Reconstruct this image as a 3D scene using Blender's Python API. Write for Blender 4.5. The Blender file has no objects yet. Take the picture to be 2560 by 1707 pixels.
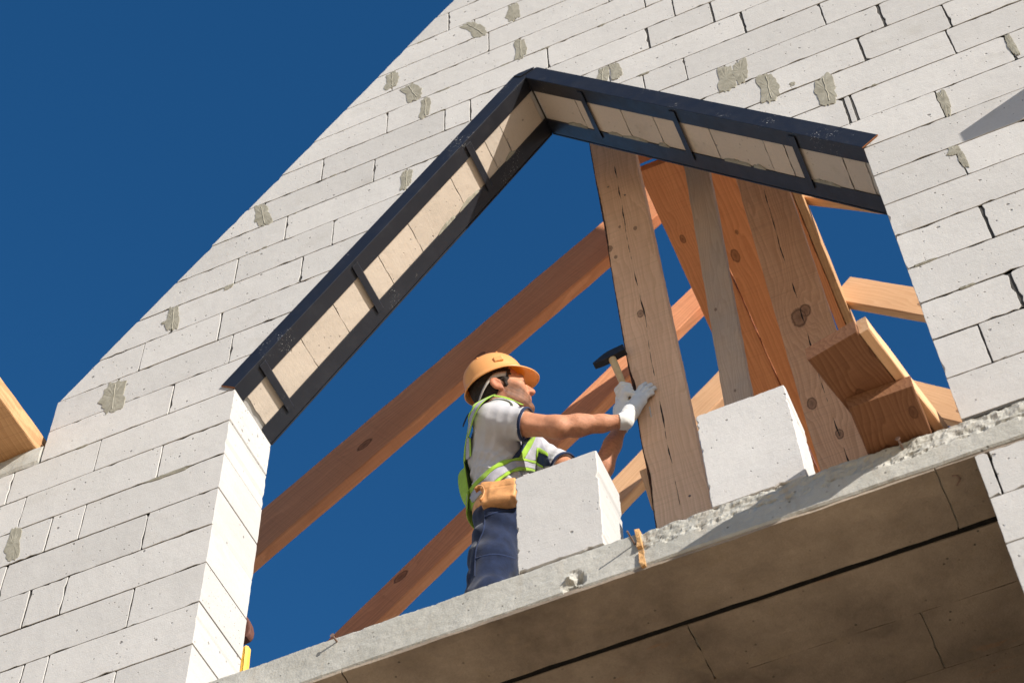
import bpy, bmesh, math, random
import numpy as np
from mathutils import Vector, Matrix, noise as mnoise

random.seed(7)
scene = bpy.context.scene
COL = scene.collection

# ---------------------------------------------------------------- camera
F_PX, IMG_W = 4790.655, 2560.0
YAW, PITCH, ROLL = -0.381628, 0.972240, -0.037867
CAM = Vector((2.55332, -3.5228, -5.74332))
fwd = Vector((math.sin(YAW)*math.cos(PITCH), math.cos(YAW)*math.cos(PITCH), math.sin(PITCH)))
right = Vector((math.cos(YAW), -math.sin(YAW), 0))
up = right.cross(fwd)
R_ = right*math.cos(ROLL) + up*math.sin(ROLL)
U_ = up*math.cos(ROLL) - right*math.sin(ROLL)
cam_data = bpy.data.cameras.new('camera')
cam_data.sensor_width = 36.0
cam_data.lens = F_PX/IMG_W*36.0
cam_data.clip_start = 0.1
cam_data.clip_end = 5000
cam_data.dof.use_dof = True
cam_data.dof.focus_distance = 6.9
cam_data.dof.aperture_fstop = 5.0
cam = bpy.data.objects.new('camera', cam_data)
COL.objects.link(cam)
M = Matrix((R_, U_, -fwd)).transposed().to_4x4()
M.translation = CAM
cam.matrix_world = M
scene.camera = cam

# ---------------------------------------------------------------- world, sun, exposure
SUN = Vector((0.83, -0.41, 0.395)).normalized()
elev = math.asin(SUN.z)
azim = math.atan2(SUN.x, SUN.y)
world = bpy.data.worlds.new('World')
scene.world = world
world.use_nodes = True
wn = world.node_tree.nodes
wl = world.node_tree.links
wn.clear()
w_out = wn.new('ShaderNodeOutputWorld')
w_bg = wn.new('ShaderNodeBackground')
w_sky = wn.new('ShaderNodeTexSky')
w_sky.sky_type = 'NISHITA'
w_sky.sun_disc = False
w_sky.sun_elevation = elev
w_sky.sun_rotation = azim
w_sky.altitude = 900
w_sky.air_density = 1.0
w_sky.dust_density = 0.6
w_sky.ozone_density = 3.0
w_hsv = wn.new('ShaderNodeHueSaturation')
w_hsv.inputs['Saturation'].default_value = 1.28
wl.new(w_sky.outputs[0], w_hsv.inputs['Color'])
wl.new(w_hsv.outputs[0], w_bg.inputs[0])
w_bg.inputs[1].default_value = 0.086
wl.new(w_bg.outputs[0], w_out.inputs[0])

sun_data = bpy.data.lights.new('sun', 'SUN')
sun_data.energy = 4.6
sun_data.angle = math.radians(0.5)
sun_data.color = (1.0, 0.94, 0.86)
sun = bpy.data.objects.new('sun', sun_data)
COL.objects.link(sun)
sun.rotation_euler = SUN.to_track_quat('Z', 'Y').to_euler()

scene.view_settings.view_transform = 'Standard'
scene.view_settings.look = 'None'
scene.view_settings.gamma = 1.0
scene.view_settings.use_curve_mapping = False
scene.view_settings.exposure = 0.72
scene.render.engine = 'CYCLES'
scene.cycles.adaptive_threshold = 0.02
scene.cycles.max_bounces = 5
scene.cycles.diffuse_bounces = 3

# ---------------------------------------------------------------- helpers
def link(o, parent=None):
    COL.objects.link(o)
    if parent is not None:
        o.parent = parent
    return o

def tag(o, label, cat, group=None, kind=None):
    if label: o['label'] = label
    if cat: o['category'] = cat
    if group: o['group'] = group
    if kind: o['kind'] = kind
    return o

def thing(name, label, cat, loc=(0, 0, 0), group=None):
    o = bpy.data.objects.new(name, None)
    o.empty_display_size = 0.1
    o.location = loc
    link(o)
    tag(o, label, cat, group)
    return o

def keep(o, parent):
    """parent without moving: cancel the parent's own offset"""
    o.parent = parent
    if parent is not None:
        o.matrix_parent_inverse = Matrix.Translation(-Vector(parent.location))
    return o

def mesh_obj(name, verts, faces, mat, parent=None, smooth=False, matrix=None):
    me = bpy.data.meshes.new(name)
    me.from_pydata([tuple(v) for v in verts], [], [tuple(f) for f in faces])
    me.update()
    if mat is not None:
        me.materials.append(mat)
    if smooth:
        me.polygons.foreach_set('use_smooth', [True]*len(me.polygons))
    o = bpy.data.objects.new(name, me)
    COL.objects.link(o)
    if matrix is not None:
        o.matrix_world = matrix
    keep(o, parent)
    return o

def box_vf(x0, x1, y0, y1, z0, z1, off=0):
    v = [(x0, y0, z0), (x1, y0, z0), (x1, y1, z0), (x0, y1, z0),
         (x0, y0, z1), (x1, y0, z1), (x1, y1, z1), (x0, y1, z1)]
    f = [(0, 3, 2, 1), (4, 5, 6, 7), (0, 1, 5, 4), (1, 2, 6, 5), (2, 3, 7, 6), (3, 0, 4, 7)]
    return v, [tuple(i+off for i in q) for q in f]

def clip(poly, nx, nz, c):
    """keep the side nx*x + nz*z <= c of a convex polygon"""
    out = []
    n = len(poly)
    for i in range(n):
        a, b = poly[i], poly[(i+1) % n]
        da, db = nx*a[0]+nz*a[1]-c, nx*b[0]+nz*b[1]-c
        if da <= 0: out.append(a)
        if (da < 0 < db) or (db < 0 < da):
            t = da/(da-db)
            out.append((a[0]+(b[0]-a[0])*t, a[1]+(b[1]-a[1])*t))
    return out

# ---------------------------------------------------------------- materials
class NB:
    def __init__(self, name, rough=0.9, spec=0.3):
        self.m = bpy.data.materials.new(name)
        self.m.use_nodes = True
        self.n = self.m.node_tree.nodes
        self.l = self.m.node_tree.links
        self.b = self.n['Principled BSDF']
        self.b.inputs['Roughness'].default_value = rough
        self.b.inputs['Specular IOR Level'].default_value = spec
    def put(self, sock, v):
        if hasattr(v, 'links') or hasattr(v, 'is_linked'):
            self.l.new(v, sock)
        else:
            sock.default_value = v
    def node(self, kind, out=0, props=None, **inp):
        x = self.n.new(kind)
        for k, v in (props or {}).items():
            setattr(x, k, v)
        for k, v in inp.items():
            key = int(k[1:]) if k[0] == 'i' and k[1:].isdigit() else k.replace('_', ' ')
            self.put(x.inputs[key], v)
        return x.outputs[out]
    def math(self, op, a, b=0.0, c=None, clamp=False):
        x = self.n.new('ShaderNodeMath'); x.operation = op; x.use_clamp = clamp
        self.put(x.inputs[0], a); self.put(x.inputs[1], b)
        if c is not None: self.put(x.inputs[2], c)
        return x.outputs[0]
    def vmath(self, op, a, b=(0, 0, 0), out=0):
        x = self.n.new('ShaderNodeVectorMath'); x.operation = op
        self.put(x.inputs[0], a); self.put(x.inputs[1], b)
        return x.outputs[out]
    def coords(self, rnd=True, which='Object'):
        c = self.node('ShaderNodeTexCoord', out=0)
        c = self.n[-1].outputs[which]
        if rnd:
            self.rand = self.node('ShaderNodeObjectInfo'); oi = self.n[-1]
            self.rand = oi.outputs['Random']
            c = self.vmath('ADD', c, self.node('ShaderNodeCombineXYZ', X=self.math('MULTIPLY', self.rand, 31.0), Y=self.math('MULTIPLY', self.rand, 17.0), Z=self.math('MULTIPLY', self.rand, 53.0)))
        return c
    def scale(self, v, s):
        return self.vmath('MULTIPLY', v, s)
    def noise(self, v, scale, detail=3.0, rough=0.55, out='Fac', dist=0.0):
        x = self.n.new('ShaderNodeTexNoise')
        self.l.new(v, x.inputs['Vector'])
        x.inputs['Scale'].default_value = scale; x.inputs['Detail'].default_value = detail
        x.inputs['Roughness'].default_value = rough; x.inputs['Distortion'].default_value = dist
        return x.outputs[out]
    def voro(self, v, scale, out='Distance', feature='F1', rnd=1.0):
        x = self.n.new('ShaderNodeTexVoronoi'); x.feature = feature
        self.l.new(v, x.inputs['Vector']); x.inputs['Scale'].default_value = scale
        x.inputs['Randomness'].default_value = rnd
        return x.outputs[out]
    def ramp(self, f, *stops):
        x = self.n.new('ShaderNodeValToRGB')
        self.put(x.inputs[0], f)
        e = x.color_ramp.elements
        while len(e) < len(stops): e.new(0.5)
        for el, (pos, col) in zip(e, stops):
            el.position = pos
            el.color = (col, col, col, 1) if not hasattr(col, '__len__') else (*col, 1)
        return x.outputs[0]
    def mix(self, f, a, b, mode='MIX'):
        x = self.n.new('ShaderNodeMix'); x.data_type = 'RGBA'; x.blend_type = mode
        self.put(x.inputs[0], f)
        for s, v in ((x.inputs[6], a), (x.inputs[7], b)):
            if hasattr(v, 'is_linked'): self.l.new(v, s)
            else: s.default_value = (*v, 1) if len(v) == 3 else v
        return x.outputs[2]
    def bump(self, h, dist=0.002, strength=1.0, normal=None):
        x = self.n.new('ShaderNodeBump')
        x.inputs['Distance'].default_value = dist; x.inputs['Strength'].default_value = strength
        self.l.new(h, x.inputs['Height'])
        if normal is not None: self.l.new(normal, x.inputs['Normal'])
        return x.outputs[0]
    def done(self, col=None, normal=None, rough=None):
        if col is not None: self.put(self.b.inputs['Base Color'], col if hasattr(col, 'is_linked') else (*col, 1))
        if normal is not None: self.l.new(normal, self.b.inputs['Normal'])
        if rough is not None: self.put(self.b.inputs['Roughness'], rough)
        return self.m

def m_aac(name, base=(0.515, 0.497, 0.468), pits=1.0, dirt=0.5):
    n = NB(name, 0.95, 0.15)
    c = n.coords()
    tone = n.noise(c, 2.3, 2)
    col = n.mix(n.ramp(tone, (0.3, 0.0), (0.75, 1.0)), [x*0.93 for x in base], [min(1, x*1.05) for x in base])
    col = n.mix(n.math('MULTIPLY', n.math('SUBTRACT', n.rand, 0.45, clamp=True), 0.6), col, (0.35, 0.338, 0.318))
    speck = n.noise(c, 90, 1)
    col = n.mix(n.ramp(speck, (0.35, 0.10), (0.55, 0.0)), col, (0.31, 0.295, 0.275))
    st = n.noise(c, 4.5, 4, 0.65)
    col = n.mix(n.math('MULTIPLY', n.ramp(st, (0.60, 0.0), (0.78, 1.0)), 0.5*dirt), col, (0.29, 0.255, 0.20))
    # pores: two sizes of sparse round holes
    hs = []
    wob = n.vmath('ADD', c, n.scale(n.noise(c, 70, 1, out='Color'), (0.008, 0.008, 0.008)))
    for sc, r0, thr in ((21.0, 0.17, 0.50), (48.0, 0.20, 0.42)):
        d = n.voro(wob, sc)
        rc = n.n[-1].outputs['Color']
        sep = n.node('ShaderNodeSeparateColor', Color=rc)
        on = n.math('MULTIPLY', n.math('SUBTRACT', sep, thr, clamp=True), r0/(1-thr))
        hs.append(n.ramp(n.math('DIVIDE', d, n.math('MAXIMUM', on, 0.001)), (0.55, 1.0), (1.0, 0.0)))
    pit = n.math('MAXIMUM', hs[0], hs[1])
    col = n.mix(n.math('MULTIPLY', pit, 0.80*pits), col, (0.17, 0.16, 0.145))
    saw = n.noise(n.scale(c, (3.0, 3.0, 130.0)), 1.0, 1)
    b1 = n.bump(n.math('ADD', n.noise(c, 240, 1), n.math('MULTIPLY', saw, 0.6)), 0.0012, 0.55)
    b2 = b1
    b3 = n.bump(n.math('SUBTRACT', n.noise(c, 14, 3), n.math('MULTIPLY', pit, 1.2)), 0.004, 0.6, b2)
    return n.done(col, b3)

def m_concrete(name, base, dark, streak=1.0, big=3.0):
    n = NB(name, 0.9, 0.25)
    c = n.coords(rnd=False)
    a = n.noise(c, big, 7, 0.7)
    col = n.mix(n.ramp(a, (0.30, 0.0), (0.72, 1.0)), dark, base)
    st = n.noise(n.scale(c, (14.0, 14.0, 1.6)), 1.0, 4, 0.6)
    col = n.mix(n.math('MULTIPLY', n.ramp(st, (0.56, 0.0), (0.72, 1.0)), 0.45*streak), col, (0.30, 0.24, 0.17))
    rust = n.noise(n.scale(c, (2.2, 9.0, 9.0)), 1.3, 5, 0.7)
    col = n.mix(n.math('MULTIPLY', n.ramp(rust, (0.64, 0.0), (0.74, 1.0)), 0.35*streak), col, (0.36, 0.17, 0.07))
    hole = n.ramp(n.voro(c, 26), (0.06, 1.0), (0.13, 0.0))
    hole = n.math('MULTIPLY', hole, n.ramp(n.noise(c, 5, 2), (0.5, 0.0), (0.6, 1.0)))
    col = n.mix(n.math('MULTIPLY', hole, 0.8), col, (0.05, 0.045, 0.04))
    fine = n.noise(c, 150, 4)
    col = n.mix(n.ramp(fine, (0.3, 0.2), (0.6, 0.0)), col, dark)
    b = n.bump(n.noise(c, 35, 6, 0.7), 0.0035, 0.5)
    b = n.bump(n.math('SUBTRACT', fine, hole), 0.002, 0.6, b)
    return n.done(col, b)

def m_wood(name, light, dark, knots=(), crack=False, kerf=0.5, band=26.0, seed=0.0, rnd=True, grey=0.0):
    """local x runs along the board, y across its face"""
    n = NB(name, 0.72, 0.25)
    c0 = n.node('ShaderNodeTexCoord'); c0 = n.n[-1].outputs['Object']
    c = c0
    if rnd:
        c = n.coords()
    else:
        c = n.vmath('ADD', c0, (seed, seed*0.7, seed*1.3))
    slow = n.noise(n.scale(c, (0.9, 7.0, 7.0)), 1.0, 3, out='Fac')
    sp = n.node('ShaderNodeSeparateXYZ', Vector=c0); sx = n.n[-1]
    X, Y = sx.outputs[0], sx.outputs[1]
    phase = n.math('ADD', n.math('MULTIPLY', Y, band*2.2), n.math('MULTIPLY', slow, band*0.42))
    km = None
    for (kx, ky, kr) in knots:
        dx = n.math('MULTIPLY', n.math('SUBTRACT', X, kx), 0.50)
        dy = n.math('SUBTRACT', Y, ky)
        d = n.math('SQRT', n.math('ADD', n.math('MULTIPLY', dx, dx), n.math('MULTIPLY', dy, dy)))
        d = n.math('ADD', d, n.math('MULTIPLY', n.math('SUBTRACT', n.noise(c, 60, 2), 0.5), kr*0.35))
        q = n.math('DIVIDE', d, kr*1.9)
        fall = n.math('POWER', 2.718, n.math('MULTIPLY', n.math('MULTIPLY', q, q), -1.0))
        phase = n.math('ADD', phase, n.math('MULTIPLY', fall, n.math('MULTIPLY', d, 2.4*band)))
        k = n.ramp(n.math('DIVIDE', d, kr), (0.0, 0.85), (0.62, 0.55), (0.80, 1.0), (1.05, 0.0))
        km = k if km is None else n.math('MAXIMUM', km, k)
    ring = n.math('FRACT', phase)
    ring = n.ramp(ring, (0.0, 0.0), (0.72, 0.75), (0.90, 1.0), (1.0, 0.0))
    fib = n.noise(n.scale(c, (3.0, 160.0, 160.0)), 1.0, 3)
    t = n.math('ADD', n.math('MULTIPLY', ring, 0.38), n.math('MULTIPLY', fib, 0.62))
    col = n.mix(n.ramp(t, (0.15, 0.0), (0.85, 1.0)), light, dark)
    tone = n.noise(n.scale(c, (1.2, 4.0, 4.0)), 1.0, 4)
    col = n.mix(n.ramp(tone, (0.35, 0.32), (0.65, 0.0)), col, [d*0.75 for d in dark])
    if grey:
        gm = n.noise(n.scale(c, (3.0, 9.0, 9.0)), 1.0, 4)
        col = n.mix(n.math('MULTIPLY', n.ramp(gm, (0.35, 0.0), (0.65, 1.0)), grey), col, (0.34, 0.31, 0.27))
    kf = n.noise(n.scale(c, (190.0, 2.5, 2.5)), 1.0, 2)
    col = n.mix(n.math('MULTIPLY', n.ramp(kf, (0.52, 0.0), (0.70, 1.0)), 0.35*kerf), col, [d*0.6 for d in dark])
    h = n.math('ADD', n.math('MULTIPLY', fib, 0.6), n.math('MULTIPLY', kf, kerf))
    if km is not None:
        col = n.mix(n.math('MULTIPLY', km, 0.85), col, (0.085, 0.032, 0.014))
    if crack:
        wob = n.math('MULTIPLY', n.math('SUBTRACT', n.noise(n.scale(c, (1.4, 0.0, 0.0)), 1.0, 3), 0.5), 0.05)
        dd = n.math('ABSOLUTE', n.math('SUBTRACT', n.math('SUBTRACT', Y, wob), 0.098))
        wid = n.math('MULTIPLY', n.ramp(n.noise(n.scale(c, (5.5, 0, 0)), 1.0, 3), (0.46, 0.0), (0.62, 1.0)), 0.0042)
        ck = n.ramp(n.math('DIVIDE', dd, n.math('MAXIMUM', wid, 0.00005)), (0.5, 1.0), (1.0, 0.0))
        col = n.mix(ck, col, (0.02, 0.013, 0.008))
        h = n.math('SUBTRACT', h, n.math('MULTIPLY', ck, 2.0))
    b = n.bump(h, 0.0012, 0.6)
    return n.done(col, b)

def m_steel():
    n = NB('black_painted_steel', 0.42, 0.5)
    c = n.coords(rnd=False)
    sp = n.ramp(n.noise(c, 160, 2), (0.64, 0.0), (0.69, 1.0))
    zone = n.ramp(n.noise(c, 6, 3), (0.57, 0.0), (0.66, 1.0))
    spk = n.math('MULTIPLY', sp, zone)
    dust = n.ramp(n.noise(c, 9, 5, 0.7), (0.5, 0.0), (0.85, 0.35))
    col = n.mix(dust, (0.010, 0.011, 0.016), (0.045, 0.045, 0.05))
    col = n.mix(n.math('MULTIPLY', spk, 0.6), col, (0.60, 0.58, 0.54))
    rough = n.math('ADD', n.math('MULTIPLY', n.noise(c, 20, 3), 0.25), 0.34)
    b = n.bump(n.noise(c, 60, 3), 0.0008, 0.5)
    return n.done(col, b, rough)

def m_plain(name, col, rough=0.8, spec=0.3, var=0.12, sc=20.0, bs=0.3, bd=0.001, bsc=None):
    n = NB(name, rough, spec)
    c = n.coords(rnd=False)
    f = n.noise(c, sc, 4)
    cc = n.mix(n.ramp(f, (0.3, 0.0), (0.7, 1.0)), [x*(1-var) for x in col], [min(1, x*(1+var)) for x in col])
    b = n.bump(n.noise(c, bsc or sc*6, 3), bd, bs)
    return n.done(cc, b)

def m_mortar():
    n = NB('grey_mortar', 0.95, 0.15)
    c = n.coords()
    f = n.noise(c, 30, 5, 0.65)
    col = n.mix(n.ramp(f, (0.3, 0.0), (0.7, 1.0)), (0.215, 0.20, 0.155), (0.33, 0.31, 0.25))
    b = n.bump(n.noise(c, 45, 5, 0.7), 0.0018, 0.5)
    return n.done(col, b)

AAC = m_aac('aerated_concrete')
AAC_CLEAN = m_aac('clean_aerated_concrete', (0.56, 0.54, 0.51), 1.0, 0.25)
INFILL = m_aac('dusty_bounce_tinted_block', (0.56, 0.475, 0.385), 0.6, 1.0)  # tan base colour holds warm ground bounce as well as dust
MORTAR = m_mortar()
CORE = m_plain('joint_mortar', (0.060, 0.056, 0.050), 0.95)
CONC = m_concrete('beam_concrete', (0.47, 0.455, 0.41), (0.32, 0.31, 0.27))
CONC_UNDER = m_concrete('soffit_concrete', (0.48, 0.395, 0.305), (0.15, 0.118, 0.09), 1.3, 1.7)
STEEL = m_steel()
RUST = m_plain('rusty_steel', (0.25, 0.09, 0.03), 0.8, 0.3, 0.4, 60)
NAILM = m_plain('nail_steel', (0.20, 0.13, 0.10), 0.5, 0.5, 0.3, 60)
ZINC = m_plain('zinc_nail', (0.42, 0.43, 0.44), 0.35, 0.6, 0.15, 60)
BARK = m_plain('pine_bark', (0.07, 0.035, 0.022), 0.95, 0.1, 0.6, 40, 0.9, 0.006)

# ---------------------------------------------------------------- ground
GZ = -7.4
def m_ground():
    n = NB('sandy_ground', 0.95, 0.1)
    c = n.coords(rnd=False)
    col = n.mix(n.ramp(n.noise(c, 0.6, 6, 0.65), (0.3, 0.0), (0.7, 1.0)), (0.55, 0.40, 0.25), (0.70, 0.525, 0.345))
    return n.done(col, n.bump(n.noise(c, 8, 6, 0.7), 0.03, 0.7))
g = mesh_obj('ground', [(-1500, -1500, GZ), (1500, -1500, GZ), (1500, 1500, GZ), (-1500, 1500, GZ)], [(0, 1, 2, 3)], m_ground())
g['kind'] = 'structure'

# ---------------------------------------------------------------- masonry
CH = 0.2                      # course height
TH = 0.29                     # wall thickness
XR = 2.503                    # right jamb (left jamb is x = 0)
SL = 1.264                    # slope of the pointed opening
Z0 = 0.195                    # springing of the slope
AX = 1.25                     # apex
GS = 1.322                    # slope of the gable edge
rb = random.Random(11)

def resample(poly, step, amp, chip, rnd):
    """outline with small irregularities, all inward"""
    n = len(poly)
    cx = sum(p[0] for p in poly)/n; cz = sum(p[1] for p in poly)/n
    pts = []
    for i in range(n):
        a, b = poly[i], poly[(i+1) % n]
        L = math.hypot(b[0]-a[0], b[1]-a[1])
        if L < 1e-4: continue
        tx, tz = (b[0]-a[0])/L, (b[1]-a[1])/L
        nx, nz = -tz, tx                          # inward for a counter-clockwise outline
        cr = rnd.uniform(0.002, 0.006) if rnd.random() > 0.2 else rnd.uniform(0.006, 0.020)
        cr = min(cr, L*0.3)
        k = max(1, int(L/step))
        e0 = (cr+.003)/L; ts = [cr/L] + [t for t in ((j+rnd.uniform(-.3, .3))/k for j in range(1, k)) if e0 < t < 1-e0] + [1-cr/L]
        for t in ts:
            d = rnd.random()*amp
            if rnd.random() < chip: d += rnd.uniform(0.002, 0.007)
            pts.append((a[0]+tx*L*t+nx*d, a[1]+tz*L*t+nz*d))
    pts.sort(key=lambda p: math.atan2(p[1]-cz, p[0]-cx))       # keep the outline star-shaped
    return pts

def prism(pts, y0, y1, bev, slope=(0, 0)):
    """outline in x-z pushed through from y0 to y1 with a small arris on the front and back"""
    n = len(pts)
    cx = sum(p[0] for p in pts)/n; cz = sum(p[1] for p in pts)/n
    def inset(d):
        out = []
        for i in range(n):
            b = pts[i]
            sx = 1-d/max(abs(b[0]-cx), d*3); sz = 1-d/max(abs(b[1]-cz), d*3)
            out.append((cx+(b[0]-cx)*sx, cz+(b[1]-cz)*sz))
        return out
    ins = inset(bev)
    yy = lambda q: slope[0]*(q[0]-cx)+slope[1]*(q[1]-cz)
    V = [(x, y0+yy((x, z)), z) for x, z in ins] + [(x, y0+bev*1.2+yy((x, z)), z) for x, z in pts] \
        + [(x, y1-bev, z) for x, z in pts] + [(x, y1, z) for x, z in ins]
    Fc = [(i, (i+1) % n, 4*n) for i in range(n)]
    for r in range(3):
        for i in range(n):
            j = (i+1) % n
            Fc.append((r*n+i, (r+1)*n+i, (r+1)*n+j, r*n+j))
    Fc += [(3*n+(i+1) % n, 3*n+i, 4*n+1) for i in range(n)]
    V += [(cx, y0, cz), (cx, y1, cz)]
    return V, Fc

def block(parent, poly, gaps=None, y=0.0, mat=None, th=TH, name='block', step=0.026, amp=0.0019, chip=0.09):
    """poly counter-clockwise seen from the front (x right, z up)"""
    # shrink by half the joints: half-planes of every edge
    q = poly
    n = len(poly)
    for i in range(n):
        a, b = poly[i], poly[(i+1) % n]
        L = math.hypot(b[0]-a[0], b[1]-a[1])
        if L < 1e-5: continue
        nx, nz = (b[1]-a[1])/L, -(b[0]-a[0])/L       # outward
        g_ = gaps[i] if gaps else 0.002
        q = clip(q, nx, nz, nx*a[0]+nz*a[1]-g_)
        if len(q) < 3: return None
    area = 0.5*abs(sum(q[i][0]*q[(i+1) % len(q)][1]-q[(i+1) % len(q)][0]*q[i][1] for i in range(len(q))))
    if area < 0.0006: return None
    pts = resample(q, step, amp, chip, rb)
    V, Fc = prism(pts, y+rb.uniform(-0.0012, 0.0008), th-rb.uniform(0, .003), 0.0008, (rb.uniform(-.0012, .0012), rb.uniform(-.003, .003)))
    return mesh_obj(name, V, Fc, mat or AAC, parent)

gable_wall = thing('gable_wall', 'white aerated concrete block gable wall around the pointed opening', 'wall', (0, 0, -1.4))
core_v, core_f = [], []
def core(poly):
    k = len(core_v); n = len(poly)
    core_v.extend([(x, 0.0030, z) for x, z in poly] + [(x, TH-0.024, z) for x, z in poly])
    core_f.append(tuple(k+i for i in range(n)))
    core_f.append(tuple(k+n+i for i in range(n-1, -1, -1)))
    for i in range(n):
        j = (i+1) % n
        core_f.append((k+i, k+n+i, k+n+j, k+j))

# vertical joints of every course (from bottom course -7 upwards), read off the photograph
JL = {-7: [-.28, -.875], -6: [-.568, -.667, -1.26], -5: [-.278, -.87], -4: [-.575, -.727, -1.32], -3: [-.284, -.87],
      -2: [-.577, -.719, -1.31], -1: [-.283, -.876], 0: [-.584, -.974], 1: [-.29], 2: [-.053, -.575], 3: [-.127, -.486],
      4: [.227, -.368], 5: [.358, -.096], 6: [.689, .121], 7: [.53, -.006], 8: [.985, .863, .268]}
JR = {-7: [3.09], -6: [2.643, 3.24], -5: [2.787, 3.38], -4: [3.09], -3: [2.788, 3.38], -2: [3.09], -1: [2.794, 3.39],
      0: [3.09], 1: [2.806], 2: [2.492, 2.521, 3.107], 3: [2.445, 2.931], 4: [2.247, 2.622, 2.959], 5: [2.10, 2.152, 2.738],
      6: [1.765, 1.944, 2.53], 7: [1.623, 2.219, 2.81], 8: [1.815, 2.105, 2.70]}
JT = {9: [.579, .765, 1.36, 1.948], 10: [.694, 1.232, 1.828, 2.42], 11: [.591, 1.08, 1.67, 2.26], 12: [1.01, 1.207, 1.80],
      13: [.876, 1.47, 2.06], 14: [1.16, 1.75], 15: [1.45, 2.04], 16: [1.15, 1.74]}
WIDE = {(8, 1.815), (8, 2.105), (7, 2.219), (2, 2.492), (2, 2.521), (5, 2.738), (4, 2.622), (-3, 2.788), (-5, 2.787)}
XL_END, XR_END = -1.85, 4.5
GX0, GZ0 = -.86, .60
APEX_X = 1.83
APEX_Z = GZ0+(APEX_X-GX0)*GS
OFS = 0.010*math.hypot(1, SL)      # steel sits under the cut blocks

def joint_gap(c, x):
    return 0.0040 if (c, x) in WIDE else rb.choice([.0014, .0018, .0022, .0030])

def lay(c, xs, lo, hi, side):
    z0, z1 = c*CH, (c+1)*CH
    xs = sorted([x for x in xs if lo+.004 < x < hi-.004])
    # extend the bond with whole blocks
    full = [lo]+xs
    while hi-full[-1] > 0.62: full.append(full[-1]+.595)
    full.append(hi)
    for a, b in zip(full[:-1], full[1:]):
        poly = [(a, z0), (b, z0), (b, z1), (a, z1)]
        ga = 0.0 if a == lo else joint_gap(c, a)
        gb = 0.0 if b == hi else joint_gap(c, b)
        gz = [rb.choice([.0008, .0012, .0018, .0025]) for _ in range(2)]
        poly, gaps = trim(poly, side, 0)
        if poly is None: continue
        gp = []
        for i in range(len(poly)):
            p, q = poly[i], poly[(i+1) % len(poly)]
            if abs(p[1]-q[1]) < 1e-6 and abs(p[1]-z0) < 1e-6: gp.append(gz[0])
            elif abs(p[1]-q[1]) < 1e-6 and abs(p[1]-z1) < 1e-6: gp.append(gz[1])
            elif abs(p[0]-q[0]) < 1e-6 and abs(p[0]-a) < 1e-6: gp.append(ga)
            elif abs(p[0]-q[0]) < 1e-6 and abs(p[0]-b) < 1e-6: gp.append(gb)
            else: gp.append(0.0)
        block(gable_wall, poly, gp)
    m = 0.010
    cp, _ = trim([(lo+m, z0-.008), (hi-m, z0-.008), (hi-m, z1+.008), (lo+m, z1+.008)], side, m)
    if cp is not None and c < 16: core(cp)

def trim(poly, side, m):
    # gable edges
    if max(p[1] for p in poly) > GZ0+.001:
        h = math.hypot(GS, 1)
        poly = clip(poly, -GS/h, 1/h, (-GS*GX0+GZ0)/h-m-(rb.uniform(0, .009) if m == 0 else 0))
        if len(poly) > 2: poly = clip(poly, GS/h, 1/h, (GS*APEX_X+APEX_Z)/h-m)
        if len(poly) < 3: return None, None
    if side in ('L', 'R') and min(p[1] for p in poly) > .15:
        h = math.hypot(SL, 1)
        if side == 'L':
            poly = clip(poly, SL/h, -1/h, (-Z0-OFS)/h-m) if True else poly
        else:
            poly = clip(poly, -SL/h, -1/h, (-SL*XR-Z0-OFS)/h-m)
        if len(poly) < 3: return None, None
    return poly, None

for c in range(-7, 17):
    if c <= 8:
        zt = (c+1)*CH
        l_hi = 0.0 if c < 1 else min(AX, max(0.0, (zt-Z0-OFS)/SL))
        r_lo = XR if c < 1 else max(AX, min(XR, XR-(zt-Z0-OFS)/SL))
        if c == 8: l_hi = r_lo = AX
        lo = XL_END if c <= 0 else (GX0 if c < 3 else -.9)
        lay(c, JL[c], lo, l_hi, 'L')
        lay(c, JR[c], r_lo, XR_END, 'R')
    else:
        lay(c, JT[c], -.6, XR_END, 'T')
cm = mesh_obj('joint_mortar', core_v, core_f, CORE, gable_wall)
cm['kind'] = 'stuff'

# mortar smeared over joints: (x, z, width, height, lean)
PATCH = [(-.577, .475, .115, .215, -.10), (-.87, -.285, .065, .19, -.12), (-.37, .905, .058, .20, -.10), (-.008, 1.495, .075, .205, -.20),
         (.59, 2.31, .072, .16, 0.0), (.70, 2.10, .085, .175, -.30), (.768, 1.895, .052, .19, 0.0), (.69, 1.31, .055, .15, 0.0),
         (1.015, 2.49, .075, .21, -.45), (1.21, 2.50, .065, .19, -.05), (1.235, 2.09, .058, .20, 0.0),
         (1.595, 1.52, .055, .15, .10), (1.655, 1.52, .045, .16, -.05),
         (2.095, 1.08, .072, .20, .05), (2.158, 1.10, .062, .185, .02), (2.245, .885, .078, .225, .02), (2.447, .70, .080, .22, .02),
         (3.118, .51, .024, .185, .0), (2.822, .30, .034, .18, .0), (2.785, -.03, .045, .055, .2), (2.80, -.10, .022, .12, .0),
         (-.23, -.205, .16, .020, .0), (-.118, .99, .045, .030, 0), (-.41, .905, .03, .02, 0), (2.335, .84, .022, .03, 0), (1.77, 1.395, .05, .014, 0)]
rp = random.Random(5)
def Lx0(x): return Z0+x*SL
def Rx0(x): return Z0+(XR-x)*SL
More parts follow.
